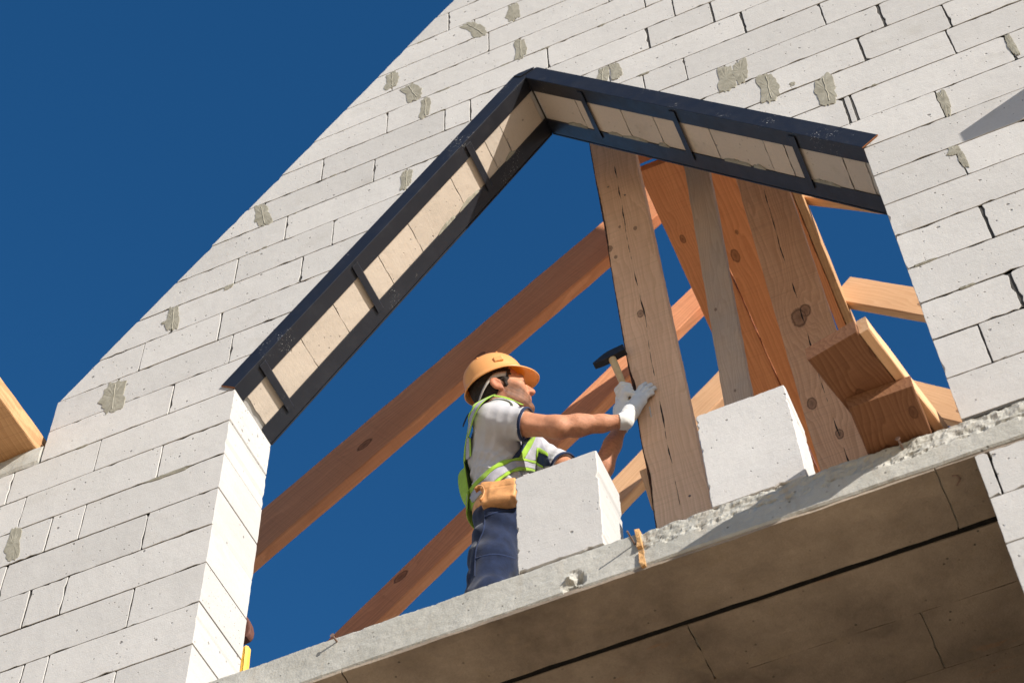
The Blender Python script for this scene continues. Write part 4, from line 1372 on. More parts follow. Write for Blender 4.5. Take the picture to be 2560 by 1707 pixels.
# --- gloves
Fg = Field((1.27, .41, -.27), (1.52, .61, .12), .0028)
hands(Fg, .0012)
for W_, E_ in ((WR_N, EL_N), (WR_F, EL_F)):
    u_ = (W_-E_)/np.linalg.norm(W_-E_); Fg.cone(W_-u_*.045, W_+u_*.004, .0295, .0300, .012)
for W_, E_ in ((WR_N, EL_N), (WR_F, EL_F)):
    u_ = (W_-E_)/np.linalg.norm(W_-E_)
    Fg.cut(W_-u_*.022, -u_, W_-u_*.10-.06, W_-u_*.022+.032)
def knit(P):
    u = (WR_N-v3(1.393, .497, -.131)); u /= np.linalg.norm(u)
    t = (P-WR_N)@u
    return np.sin(t*420)*.0012*np.exp(-((t+.05)/.035)**2)+wob(P, 12, 120, .0010)
Fg.warp(knit, .02)
field_obj('glove', Fg, GLOVE, man)

# --- hard hat
hat = bpy.data.objects.new('hard_hat', None); COL.objects.link(hat); keep(hat, man)
ht = math.radians(-3)
HH = HA@np.array([[math.cos(ht), 0, math.sin(ht)], [0, 1, 0], [-math.sin(ht), 0, math.cos(ht)]])
HO = hd(-.006, 0, .050)
def hat_pt(ph, e, out=0.0):
    """ph round the head (0 = front), e from rim (0) to crown (1)"""
    ca, sa = math.cos(ph), math.sin(ph)
    el = e*math.pi/2
    hx = math.cos(el)**.72
    ax_ = .117+out if ca > 0 else .120+out
    x = ax_*ca*hx; y = (.099+out)*sa*hx; z = (.112+out)*math.sin(el)**.95
    ridge = math.exp(-(y/.017)**2)*.005*min(1, e*4)
    return HO+HH@(v3(x, y, z+ridge))
def brim_pt(ph, u, dz):
    ca, sa = math.cos(ph), math.sin(ph)
    f = max(0.0, ca)
    ext = .011+.036*f**2.2
    ax_ = .117 if ca > 0 else .120
    x = (ax_+ext*u)*ca; y = (.099+(.012+.008*f)*u)*sa
    z = -.004*u-.010*u*u*(1+2.0*f**2)-.004*(1-ca)*u+dz
    return HO+HH@(v3(x, y, z))
nph, ne = 72, 14
V = []; Fc = []
rows = []
for u in (1.0, .75, .5, .25):
    rows.append([brim_pt(2*math.pi*j/nph, u, 0) for j in range(nph)])
for i in range(ne):
    rows.append([hat_pt(2*math.pi*j/nph, (i/ne)) for j in range(nph)])
for r in rows: V += r
V.append(hat_pt(0, 1.0))
for i in range(len(rows)-1):
    for j in range(nph):
        Fc.append((i*nph+j, i*nph+(j+1) % nph, (i+1)*nph+(j+1) % nph, (i+1)*nph+j))
k = (len(rows)-1)*nph
for j in range(nph): Fc.append((k+j, k+(j+1) % nph, len(V)-1))
sh = mesh_obj('shell', V, Fc, HATM, hat, True)
md = sh.modifiers.new('solid', 'SOLIDIFY'); md.thickness = .0035; md.offset = -1
md = sh.modifiers.new('sub', 'SUBSURF'); md.levels = 1; md.render_levels = 1
# rolled rim bead
V = []; Fc = []
for j in range(nph):
    c_ = brim_pt(2*math.pi*j/nph, 1.0, 0); o_ = (c_-HO); o_ = o_/np.linalg.norm(o_); u_ = HH[:, 2]
    for q in range(6):
        an = 2*math.pi*q/6; V.append(c_+o_*.0032*math.cos(an)+u_*.0042*math.sin(an))
for j in range(nph):
    for q in range(6): Fc.append((j*6+q, ((j+1) % nph)*6+q, ((j+1) % nph)*6+(q+1) % 6, j*6+(q+1) % 6))
mesh_obj('rim', V, Fc, HATM, hat, True)
for s in (-1, 1):            # slot mounts on both sides, vent pips
    Fs = Field(hd(.0, s*.10, .07)-.07, hd(.0, s*.10, .07)+.07, .0028)
    pb = hat_pt(s*-1*math.radians(78) if s < 0 else math.radians(78), .16)
    pb = hat_pt(math.radians(80)*s, .17, .001)
    Fs.box(pb, (.016, .0035, .009), HH, .0025)
    field_obj('slot_mount', Fs, HATM, hat)
    for ph, e in ((math.radians(120)*s, .52), (math.radians(62)*s, .62)):
        Fs = Field(hat_pt(ph, e)-.012, hat_pt(ph, e)+.012, .0016)
        Fs.ell(hat_pt(ph, e, .0005), (.0045, .0045, .003), HH, 0)
        field_obj('pip', Fs, HATM, hat)
V = []; Fc = []
for j in range(41):          # headband round the back of the skull
    ph = math.radians(68+224*j/40); b = max(0, -math.cos(ph))
    zc = .022-.085*b**1.4
    c_ = hd(-.016+.110*math.cos(ph)*(1-.10*b), .0835*math.sin(ph), zc)
    for s in (-1, 1): V.append(c_+HA[:, 2]*.0105*s+HA[:, 0]*.004*s)
for j in range(40): Fc.append((2*j, 2*j+2, 2*j+3, 2*j+1))
o_ = mesh_obj('headband', V, Fc, BAND, hat, True); md = o_.modifiers.new('solid', 'SOLIDIFY'); md.thickness = .003

# ---------------------------------------------------------------- hammer in the far hand
hammer = thing('hammer', 'black steel hammer with pale wooden handle beside the bark edge', 'hammer', (1.376, .53, .08))
hdir = (v3(1.340, .530, .290)-v3(1.392, .530, -.022)); hdir /= np.linalg.norm(hdir)
hh_ = v3(1.342, .530, .312)
hf = v3(1, 0, .18); hf -= hdir*(hf@hdir); hf /= np.linalg.norm(hf); hs_ = np.cross(hdir, hf)
sec = [(-.082, -.004, .004, .014), (-.060, -.012, .009, .015), (-.035, -.019, .017, .015), (-.012, -.021, .021, .015), (.014, -.021, .021, .015), (.030, -.019, .021, .0145), (.052, -.019, .021, .0145), (.054, -.017, .019, .0125)]
V = []; Fc = []
for x, z0, z1, w in sec:
    zc = -.012*max(0, -x/.082)**1.5
    for a_, b_ in ((-w, z0), (w, z0), (w, z1), (-w, z1)): V.append(hh_+hf*x+hs_*a_+hdir*(b_+zc))
for i in range(len(sec)-1):
    for q in range(4): Fc.append((4*i+q, 4*i+(q+1) % 4, 4*i+4+(q+1) % 4, 4*i+4+q))
Fc.append((3, 2, 1, 0)); k = 4*(len(sec)-1); Fc.append((k, k+1, k+2, k+3))
o_ = mesh_obj('head', V, Fc, BLACK, hammer); md = o_.modifiers.new('bevel', 'BEVEL'); md.width = .0018; md.segments = 2
V = []; Fc = []
base = v3(1.400, .530, -.075)
Lh = (hh_-base)@hdir; prof = [(-.004, .010), (0, .0135), (.02, .0155), (.10, .0140), (.2, .0128), (.3, .0142), (Lh-.022, .0150), (Lh+.024, .0125)]
for t, r in prof:
    for q in range(12):
        an = 2*math.pi*q/12; V.append(base+hdir*t+hf*(r*math.cos(an))+hs_*(r*.8*math.sin(an)))
for i in range(len(prof)-1):
    for q in range(12): Fc.append((12*i+q, 12*i+(q+1) % 12, 12*i+12+(q+1) % 12, 12*i+12+q))
Fc.append(tuple(range(11, -1, -1))); k = 12*(len(prof)-1); Fc.append(tuple(k+q for q in range(12)))
mesh_obj('handle', V, Fc, HANDLE, hammer, True)

# ---------------------------------------------------------------- hi-vis vest, surveyed on the shirt
VEST = {
  'back': [(0.7928, 0.4063, -0.1872, -0.7762, -0.4597, -0.4316), (0.7985, 0.3932, -0.1761, -0.716, -0.679, -0.1619), (0.8029, 0.3836, -0.1488, -0.7011, -0.6909, -0.1763), (0.8071, 0.376, -0.1247, -0.7294, -0.6791, 0.0828), (0.8113, 0.3701, -0.1023, -0.7188, -0.6793, 0.148), (0.8177, 0.3602, -0.0884, -0.7033, -0.6953, 0.1482), (0.8423, 0.31, -0.1368, -0.913, -0.3672, -0.178), (0.8485, 0.302, -0.1269, -0.9006, -0.4114, -0.1399), (0.8587, 0.2874, -0.1289, -0.8286, -0.5382, -0.154), (0.8687, 0.2751, -0.13, -0.7282, -0.6777, -0.1024), (0.8776, 0.2676, -0.1259, -0.5438, -0.8381, 0.0427), (0.8858, 0.2639, -0.1167, -0.4161, -0.8935, 0.169), (0.8928, 0.2652, -0.1011, -0.3528, -0.8681, 0.3493), (0.9024, 0.2623, -0.0944, -0.1986, -0.8742, 0.443), (0.9123, 0.2605, -0.0892, 0.1438, -0.8408, 0.5219), (0.8953, 0.323, 0.0092, -0.1918, -0.9136, 0.3586), (0.9066, 0.3229, 0.0098, -0.1317, -0.9166, 0.3774), (0.9177, 0.3275, 0.0126, -0.0729, -0.9177, 0.3904), (0.928, 0.3257, 0.0061, 0.0228, -0.9069, 0.4208)],
  'shoulder': [(0.9266, 0.3291, 0.0152, 0.0477, -0.912, 0.4075), (0.9432, 0.3217, -0.0051, 0.1754, -0.8931, 0.4141), (0.9613, 0.3194, -0.0217, 0.3141, -0.8866, 0.3395), (0.9748, 0.3235, -0.0305, 0.5286, -0.821, 0.2158), (0.9861, 0.3327, -0.0336, 0.7324, -0.6759, 0.0826), (0.9962, 0.3458, -0.0331, 0.8458, -0.5298, 0.063), (1.0038, 0.3631, -0.0264, 0.9468, -0.2692, 0.1761), (1.0538, 0.2923, -0.1602, 0.4462, -0.8695, 0.2116)],
  'band': [[(0.742, 0.4791, -0.2744), (0.7417, 0.4918, -0.2728), (0.7414, 0.503, -0.2721), (0.7504, 0.493, -0.2987), (0.7704, 0.4531, -0.3497), (0.7692, 0.4652, -0.3453), (0.7694, 0.4758, -0.3581), (0.7705, 0.4826, -0.362), (0.7715, 0.4867, -0.3657)], [(0.7701, 0.448, -0.3081), (0.7562, 0.4812, -0.2695), (0.7672, 0.4718, -0.3029), (0.7675, 0.4793, -0.3045), (0.7852, 0.4458, -0.3526), (0.7901, 0.4446, -0.3739), (0.7926, 0.4502, -0.381), (0.7939, 0.4558, -0.3853), (0.7964, 0.4576, -0.3909)], [(0.7945, 0.4242, -0.3125), (0.8001, 0.425, -0.3321), (0.8008, 0.4284, -0.3351), (0.8111, 0.4227, -0.3463), (0.8145, 0.4186, -0.3755), (0.8207, 0.4173, -0.3833), (0.8211, 0.4213, -0.4008), (0.8238, 0.4269, -0.4083), (0.8327, 0.4154, -0.4226)], [(0.8249, 0.3996, -0.3318), (0.8306, 0.3983, -0.3426), (0.8349, 0.3987, -0.3519), (0.8358, 0.4048, -0.3681), (0.8385, 0.4097, -0.3747), (0.8477, 0.4061, -0.3777), (0.8487, 0.4055, -0.4007), (0.8506, 0.4083, -0.4077), (0.8594, 0.4008, -0.4247)], [(0.8465, 0.392, -0.3233), (0.8618, 0.3876, -0.3364), (0.8574, 0.3882, -0.3627), (0.8594, 0.3936, -0.3684), (0.861, 0.3967, -0.3727), (0.8685, 0.3965, -0.3818), (0.8665, 0.4027, -0.3937), (0.8676, 0.4059, -0.3986), (0.8788, 0.4063, -0.4026)], [(0.8658, 0.3866, -0.318), (0.8777, 0.3863, -0.3309), (0.8742, 0.3863, -0.3419), (0.8794, 0.3889, -0.3558), (0.8842, 0.3879, -0.3638), (0.8822, 0.3931, -0.3834), (0.8817, 0.3983, -0.3877), (0.8845, 0.4009, -0.392), (0.892, 0.4026, -0.4002)], [(0.8895, 0.3744, -0.3195), (0.8881, 0.3835, -0.3323), (0.8878, 0.3867, -0.3346), (0.8942, 0.3881, -0.3411), (0.8969, 0.3911, -0.3503), (0.896, 0.3928, -0.364), (0.9005, 0.3966, -0.3714), (0.9005, 0.3943, -0.386), (0.8986, 0.402, -0.3997)], [(0.9034, 0.3859, -0.303), (0.907, 0.3846, -0.3089), (0.9104, 0.3835, -0.3236), (0.9066, 0.3883, -0.3448), (0.9065, 0.3931, -0.3483), (0.9075, 0.3957, -0.352), (0.915, 0.3999, -0.3608), (0.9111, 0.4022, -0.3735), (0.9137, 0.4038, -0.3774)], [(0.9185, 0.3855, -0.2911), (0.9184, 0.3889, -0.309), (0.9206, 0.3953, -0.3148), (0.922, 0.3962, -0.3152), (0.9267, 0.3939, -0.3322), (0.921, 0.3942, -0.3489), (0.9214, 0.4011, -0.3578), (0.9219, 0.4068, -0.3625), (0.9242, 0.4083, -0.3622)], [(0.9385, 0.3939, -0.2821), (0.9362, 0.3895, -0.2944), (0.9361, 0.3979, -0.3093), (0.9325, 0.4009, -0.3148), (0.9339, 0.4035, -0.319), (0.9367, 0.4098, -0.3244), (0.9397, 0.4035, -0.3386), (0.9353, 0.4063, -0.3561), (0.9326, 0.4096, -0.361)], [(0.95, 0.4075, -0.2729), (0.9497, 0.4075, -0.2732), (0.9521, 0.4075, -0.2901), (0.9515, 0.4081, -0.2974), (0.9471, 0.4047, -0.3143), (0.9452, 0.4148, -0.3221), (0.9446, 0.4181, -0.3241), (0.9455, 0.419, -0.3234), (0.949, 0.4211, -0.3359)], [(0.9627, 0.4163, -0.2642), (0.9597, 0.4181, -0.2688), (0.9602, 0.4197, -0.2709), (0.9612, 0.4247, -0.28), (0.9606, 0.4251, -0.2851), (0.9628, 0.4169, -0.3081), (0.9587, 0.4209, -0.318), (0.9554, 0.4239, -0.3225), (0.9544, 0.4264, -0.3262)], [(0.9758, 0.4292, -0.2477), (0.9732, 0.4255, -0.2553), (0.9702, 0.4265, -0.2691), (0.9698, 0.4365, -0.2752), (0.969, 0.4403, -0.2768), (0.9681, 0.4411, -0.2774), (0.9707, 0.4388, -0.288), (0.9713, 0.4347, -0.3011), (0.9687, 0.4345, -0.3211)], [(0.9846, 0.4523, -0.2302), (0.9841, 0.4522, -0.235), (0.9861, 0.4451, -0.2567), (0.9841, 0.449, -0.2644), (0.9803, 0.4529, -0.2694), (0.9786, 0.4559, -0.2719), (0.9776, 0.4582, -0.2737), (0.9776, 0.4597, -0.2784), (0.9768, 0.4641, -0.2856)], [(0.993, 0.4773, -0.2126), (0.992, 0.4786, -0.2163), (0.991, 0.4781, -0.2232), (0.9915, 0.472, -0.2342), (0.9912, 0.4752, -0.2477), (0.9896, 0.4776, -0.253), (0.9887, 0.4781, -0.2577), (0.9853, 0.4715, -0.2676), (0.9841, 0.4804, -0.2753)], [(0.9994, 0.5041, -0.1933), (0.9969, 0.5079, -0.1968), (0.9944, 0.512, -0.1995), (0.9919, 0.5163, -0.2017), (0.99, 0.5209, -0.2028), (0.9956, 0.5046, -0.2253), (0.9937, 0.5069, -0.2341), (0.9921, 0.5091, -0.2385), (0.9908, 0.5104, -0.2433)], [(1.0016, 0.5351, -0.1599), (0.9989, 0.5376, -0.1655), (0.9986, 0.5415, -0.1673), (0.9968, 0.5441, -0.1725), (0.9951, 0.5472, -0.1765), (0.9929, 0.5502, -0.1808), (0.9907, 0.554, -0.1836), (0.988, 0.5584, -0.1862), (0.9851, 0.563, -0.1881)], [(1.0039, 0.5389, -0.1607), (1.0012, 0.5422, -0.1659), (0.9974, 0.5451, -0.1688), (0.9975, 0.5504, -0.1727), (0.9918, 0.555, -0.1751), (0.9883, 0.5601, -0.1758), (0.9873, 0.5674, -0.1779), (0.987, 0.5761, -0.177), (0.9809, 0.5821, -0.175)], [(1.0095, 0.5382, -0.1754), (1.0084, 0.5403, -0.1785), (1.0063, 0.5442, -0.1826), (1.0056, 0.5463, -0.1845), (1.0049, 0.5522, -0.1892), (1.0027, 0.5561, -0.1901), (0.9997, 0.5609, -0.1905), (0.9978, 0.5671, -0.1915), (0.9952, 0.5727, -0.1908)], [(1.0218, 0.5403, -0.1903), (1.0206, 0.5433, -0.1921), (1.0189, 0.5469, -0.194), (1.0172, 0.5508, -0.1955), (1.0161, 0.5553, -0.1974), (1.0138, 0.5589, -0.1977), (1.0124, 0.5634, -0.1987), (1.01, 0.5681, -0.1987), (1.0077, 0.5733, -0.1982)], [(1.0273, 0.5412, -0.1959), (1.0258, 0.5444, -0.1978), (1.0247, 0.5475, -0.1999), (1.0234, 0.5502, -0.2011), (1.0226, 0.5531, -0.2031), (1.0211, 0.5565, -0.2044), (1.0199, 0.5599, -0.2057), (1.0188, 0.5629, -0.207), (1.0174, 0.5669, -0.2082)]],
  'navy_trim': [[(1.0261, 0.3591, -0.2298), (1.0294, 0.387, -0.2011), (1.0157, 0.4589, -0.1059)], [(1.0212, 0.3667, -0.2336), (1.0254, 0.3905, -0.2087), (1.0123, 0.4556, -0.1247)], [(1.0044, 0.3853, -0.2311), (1.001, 0.4389, -0.1583), (1.006, 0.4542, -0.1486)], [(0.9929, 0.4239, -0.183), (0.9962, 0.4383, -0.1734), (0.9988, 0.4545, -0.1646)], [(0.9875, 0.4224, -0.2011), (0.9911, 0.4326, -0.1976), (0.9944, 0.4429, -0.1943)], [(0.9796, 0.4225, -0.2167), (0.9837, 0.4299, -0.2152), (0.9881, 0.439, -0.2149)], [(0.9722, 0.4172, -0.2302), (0.978, 0.4285, -0.2299), (0.9816, 0.4397, -0.2273)], [(0.963, 0.4114, -0.2581), (0.9711, 0.4229, -0.2499), (0.9776, 0.437, -0.2388)], [(0.9537, 0.4107, -0.2676), (0.9648, 0.4198, -0.2598), (0.9746, 0.4315, -0.2481)]],
  'strap_green': [[(1.0349, 0.403, -0.1916), (1.022, 0.4722, -0.091), (1.0242, 0.4992, -0.0527)], [(1.0131, 0.4475, -0.1325), (1.0184, 0.4684, -0.1098), (1.0238, 0.4885, -0.0863)], [(1.0066, 0.4457, -0.1542), (1.0133, 0.4629, -0.1358), (1.0181, 0.4842, -0.1122)], [(1.0006, 0.446, -0.1676), (1.0068, 0.4614, -0.1545), (1.0131, 0.4793, -0.1357)], [(0.9975, 0.4381, -0.1875), (1.0019, 0.4603, -0.1659), (1.0072, 0.4778, -0.152)], [(0.992, 0.434, -0.2067), (0.9994, 0.4484, -0.1915), (1.0025, 0.4748, -0.1642)], [(0.985, 0.4328, -0.2235), (0.9934, 0.447, -0.214), (0.9994, 0.4605, -0.2022)], [(0.9802, 0.4344, -0.2389), (0.9851, 0.4477, -0.2297), (0.9914, 0.4605, -0.2198)], [(0.9753, 0.4274, -0.2538), (0.9809, 0.4394, -0.2401), (0.9866, 0.4564, -0.2302)]],
  'panel_grey': [[(1.0233, 0.4994, -0.0529), (1.023, 0.5018, -0.0489), (1.023, 0.5046, -0.045), (1.023, 0.5065, -0.0421), (1.023, 0.5082, -0.0392)], [(1.0228, 0.4886, -0.0861), (1.0236, 0.492, -0.0812), (1.0244, 0.4958, -0.076), (1.0249, 0.4985, -0.071), (1.0257, 0.5014, -0.0672)], [(1.0171, 0.4842, -0.1119), (1.0186, 0.4901, -0.1057), (1.0202, 0.4955, -0.0994), (1.022, 0.4995, -0.0943), (1.0239, 0.5024, -0.0901)], [(1.0121, 0.4792, -0.1354), (1.0143, 0.4878, -0.1258), (1.0159, 0.4972, -0.1154), (1.0181, 0.5019, -0.109), (1.0208, 0.5062, -0.1041)], [(1.0063, 0.4777, -0.1516), (1.0089, 0.4884, -0.1417), (1.0117, 0.4982, -0.1321), (1.0148, 0.5052, -0.1218), (1.0179, 0.51, -0.1175)], [(1.0015, 0.4748, -0.1641), (1.0038, 0.4889, -0.1552), (1.0063, 0.5026, -0.1431), (1.0099, 0.5093, -0.1363), (1.015, 0.5136, -0.1305)], [(0.9985, 0.4606, -0.2018), (1.0033, 0.4748, -0.1868), (1.0019, 0.5032, -0.1566), (1.0025, 0.5156, -0.147), (1.0079, 0.5218, -0.1446)], [(0.9904, 0.4606, -0.2194), (0.9953, 0.4758, -0.2077), (1.0008, 0.491, -0.194), (1.0007, 0.5199, -0.1589), (1.0038, 0.5298, -0.1527)], [(0.9856, 0.4567, -0.2301), (0.9913, 0.4744, -0.2186), (0.9951, 0.4944, -0.2045), (1.0006, 0.5145, -0.1815), (1.0016, 0.5351, -0.1599)]],
  'chest_grey': [[(1.0236, 0.5048, -0.0472), (1.0239, 0.5069, -0.0453), (1.0244, 0.5087, -0.0438), (1.0249, 0.51, -0.0427), (1.0257, 0.5118, -0.0419)], [(1.0249, 0.5005, -0.0624), (1.0259, 0.5043, -0.0595), (1.0275, 0.5083, -0.0577), (1.0288, 0.511, -0.0564), (1.0304, 0.5133, -0.0563)], [(1.0251, 0.4998, -0.0785), (1.0272, 0.505, -0.0749), (1.0297, 0.5096, -0.0741), (1.033, 0.5144, -0.0743), (1.0363, 0.519, -0.0742)], [(1.0233, 0.501, -0.0908), (1.0267, 0.5078, -0.0878), (1.0312, 0.5148, -0.0866), (1.0345, 0.5186, -0.0862), (1.038, 0.5212, -0.0891)], [(1.0208, 0.5045, -0.1018), (1.0255, 0.5122, -0.0988), (1.0294, 0.5167, -0.098), (1.0344, 0.5191, -0.1028), (1.0437, 0.5179, -0.1153)], [(1.018, 0.5068, -0.1136), (1.0243, 0.5153, -0.1102), (1.0292, 0.5177, -0.1138), (1.0383, 0.5164, -0.1281), (1.0539, 0.5173, -0.1425)], [(1.0159, 0.5086, -0.1213), (1.0217, 0.5158, -0.1193), (1.0273, 0.5177, -0.1287), (1.0431, 0.517, -0.147), (1.0551, 0.5212, -0.1561)]],
  'chest_green': [[(1.0172, 0.5081, -0.1217), (1.0157, 0.5103, -0.1295), (1.0123, 0.5135, -0.1377)], [(1.0206, 0.5121, -0.1186), (1.019, 0.5141, -0.1261), (1.0164, 0.517, -0.1347)], [(1.0237, 0.5145, -0.1147), (1.0206, 0.5153, -0.1255), (1.0206, 0.5182, -0.1345)], [(1.0303, 0.516, -0.1199), (1.0272, 0.5167, -0.1321), (1.025, 0.519, -0.1418)], [(1.039, 0.5145, -0.1374), (1.0381, 0.5168, -0.149), (1.0398, 0.5194, -0.158)], [(1.0519, 0.5182, -0.1532), (1.0511, 0.5215, -0.1616), (1.0507, 0.5231, -0.1687)], [(1.0574, 0.5209, -0.1602), (1.0559, 0.5227, -0.1685), (1.0555, 0.5211, -0.1833)]],
  'post_green': [[(1.0148, 0.5137, -0.1363), (1.0192, 0.5158, -0.1315), (1.0212, 0.5165, -0.1329)], [(1.0119, 0.5166, -0.1417), (1.0164, 0.517, -0.1374), (1.0187, 0.5183, -0.1387)], [(1.0081, 0.5218, -0.1478), (1.011, 0.5226, -0.1469), (1.0161, 0.5226, -0.1482)], [(1.0071, 0.5269, -0.1512), (1.0079, 0.5288, -0.1531), (1.0096, 0.5288, -0.1542)], [(1.0041, 0.5311, -0.1571), (1.0065, 0.5328, -0.1562), (1.0053, 0.5343, -0.159)], [(1.0027, 0.5344, -0.1631), (1.0007, 0.5364, -0.1623), (1.0018, 0.5385, -0.1667)], [(1.0015, 0.5391, -0.1668), (0.9976, 0.542, -0.1693), (0.9976, 0.5452, -0.1741)]],
  'pocket_navy': [[(1.0195, 0.5199, -0.1325), (1.0154, 0.5254, -0.1456), (1.0096, 0.5332, -0.1538), (1.0053, 0.5387, -0.1599), (1.0006, 0.546, -0.1712)], [(1.022, 0.5208, -0.1357), (1.0182, 0.5261, -0.1488), (1.0133, 0.5333, -0.1574), (1.01, 0.5378, -0.1663), (1.0058, 0.5442, -0.1786)], [(1.028, 0.521, -0.1425), (1.0241, 0.526, -0.1555), (1.0212, 0.5309, -0.1655), (1.0202, 0.5349, -0.1808), (1.0155, 0.5464, -0.1903)], [(1.0367, 0.5204, -0.1518), (1.0332, 0.5255, -0.1645), (1.0316, 0.5303, -0.1743), (1.027, 0.537, -0.1882), (1.0214, 0.5473, -0.1944)], [(1.0461, 0.5227, -0.1589), (1.0416, 0.5268, -0.17), (1.0393, 0.5307, -0.1793), (1.0348, 0.5346, -0.1925), (1.0308, 0.5428, -0.201)], [(1.0527, 0.5251, -0.1646), (1.0484, 0.5267, -0.1753), (1.0476, 0.5275, -0.1865), (1.0466, 0.5304, -0.2052), (1.0452, 0.5395, -0.2108)], [(1.0563, 0.525, -0.1684), (1.055, 0.5241, -0.1827), (1.0583, 0.5239, -0.1978), (1.0593, 0.5316, -0.2092), (1.0556, 0.5381, -0.2125)]],
  'seam1': [(0.8536, 0.3984, -0.5264, -0.424, -0.9054, 0.0219), (0.8512, 0.4025, -0.5433, -0.4737, -0.8298, -0.295), (0.8473, 0.4086, -0.565, -0.1731, -0.9838, 0.0468), (0.8476, 0.404, -0.5943, 0.2304, -0.9574, 0.1738), (0.8461, 0.4022, -0.6158, 0.1257, -0.9905, -0.0559), (0.8391, 0.4064, -0.6327, -0.1541, -0.9514, -0.2665), (0.8264, 0.412, -0.6531, -0.2735, -0.9564, 0.1028), (0.823, 0.3966, -0.7016, -0.1667, -0.9694, 0.18), (0.817, 0.3991, -0.7235, -0.3134, -0.9387, -0.1438), (0.8133, 0.403, -0.7428, -0.2722, -0.9549, -0.1191), (0.81, 0.407, -0.7688, -0.2657, -0.9594, -0.0946), (0.8088, 0.4071, -0.8103, -0.3435, -0.9371, 0.0613), (0.8093, 0.4047, -0.8445, -0.1384, -0.9887, 0.0574)],
  'seam2': [(0.855, 0.4029, -0.5511, -0.4082, -0.8688, -0.2802), (0.8656, 0.4009, -0.5527, -0.0775, -0.9018, -0.4252), (0.8795, 0.4008, -0.5518, 0.0947, -0.9069, -0.4106), (0.8922, 0.4031, -0.5489, 0.2839, -0.9204, -0.2687), (0.9038, 0.4081, -0.5437, 0.5356, -0.8431, -0.047), (0.9146, 0.4166, -0.5352, 0.6519, -0.7571, 0.0428), (0.9261, 0.4275, -0.5258, 0.6968, -0.7142, -0.0662), (0.9393, 0.439, -0.518, 0.7132, -0.6542, -0.2518), (0.9488, 0.4471, -0.5127, 0.7294, -0.5791, -0.364)],
  'seam3': [(0.8147, 0.4041, -0.7546, -0.2589, -0.9591, -0.1144), (0.8303, 0.4008, -0.7591, -0.1721, -0.9799, -0.1013), (0.85, 0.4011, -0.7598, 0.1642, -0.9614, -0.2209), (0.8663, 0.4058, -0.7577, 0.3874, -0.8736, -0.2944), (0.88, 0.4127, -0.7558, 0.5176, -0.7792, -0.3534), (0.8931, 0.4219, -0.7538, 0.6317, -0.6773, -0.377), (0.9072, 0.4359, -0.7508, 0.7426, -0.5365, -0.4009), (0.9211, 0.4572, -0.7436, 0.9253, -0.2498, -0.2852), (0.9282, 0.4799, -0.7298, 0.9791, -0.0344, -0.2006)],
  'flare': [[(0.7089, 0.55, -0.0225), (0.716, 0.5412, -0.0364), (0.7231, 0.5325, -0.0504), (0.7302, 0.5238, -0.0644), (0.7373, 0.515, -0.0783)], [(0.7015, 0.5464, -0.033), (0.7103, 0.5375, -0.0486), (0.719, 0.5286, -0.0642), (0.7278, 0.5196, -0.0799), (0.7365, 0.5107, -0.0955)], [(0.691, 0.5429, -0.047), (0.702, 0.5338, -0.0648), (0.7129, 0.5246, -0.0825), (0.7239, 0.5155, -0.1002), (0.7349, 0.5064, -0.118)], [(0.685, 0.5393, -0.0675), (0.6976, 0.53, -0.0868), (0.7103, 0.5207, -0.1062), (0.7229, 0.5114, -0.1255), (0.7355, 0.5021, -0.1448)], [(0.6847, 0.5357, -0.0962), (0.6984, 0.5263, -0.1166), (0.712, 0.5168, -0.137), (0.7257, 0.5074, -0.1574), (0.7393, 0.4979, -0.1778)], [(0.6874, 0.5321, -0.1296), (0.7017, 0.5225, -0.1504), (0.716, 0.5129, -0.1713), (0.7302, 0.5032, -0.1921), (0.7445, 0.4936, -0.2129)], [(0.6916, 0.5286, -0.1639), (0.7062, 0.5188, -0.1838), (0.7208, 0.5089, -0.2037), (0.7354, 0.4991, -0.2236), (0.75, 0.4893, -0.2435)], [(0.6975, 0.525, -0.2004), (0.7122, 0.515, -0.2179), (0.7269, 0.505, -0.2353), (0.7415, 0.495, -0.2528), (0.7562, 0.485, -0.2703)], [(0.705, 0.5214, -0.2367), (0.7194, 0.5112, -0.2513), (0.7339, 0.501, -0.2659), (0.7483, 0.4909, -0.2804), (0.7627, 0.4807, -0.295)], [(0.714, 0.5179, -0.2704), (0.7278, 0.5075, -0.2825), (0.7415, 0.4972, -0.2946), (0.7552, 0.4868, -0.3066), (0.769, 0.4764, -0.3187)], [(0.7246, 0.5143, -0.3028), (0.7372, 0.5037, -0.3124), (0.7499, 0.4932, -0.322), (0.7625, 0.4826, -0.3315), (0.7751, 0.4721, -0.3411)], [(0.7364, 0.5107, -0.331), (0.7476, 0.5, -0.3387), (0.7588, 0.4893, -0.3464), (0.7701, 0.4786, -0.354), (0.7813, 0.4679, -0.3617)], [(0.7506, 0.5071, -0.3524), (0.7599, 0.4962, -0.3594), (0.7692, 0.4854, -0.3665), (0.7785, 0.4745, -0.3735), (0.7878, 0.4636, -0.3805)], [(0.7667, 0.5036, -0.3684), (0.7737, 0.4925, -0.3757), (0.7806, 0.4815, -0.3829), (0.7876, 0.4704, -0.3901), (0.7945, 0.4593, -0.3974)], [(0.7787, 0.5, -0.3804), (0.784, 0.4888, -0.388), (0.7892, 0.4775, -0.3956), (0.7945, 0.4663, -0.4031), (0.7997, 0.455, -0.4107)]],
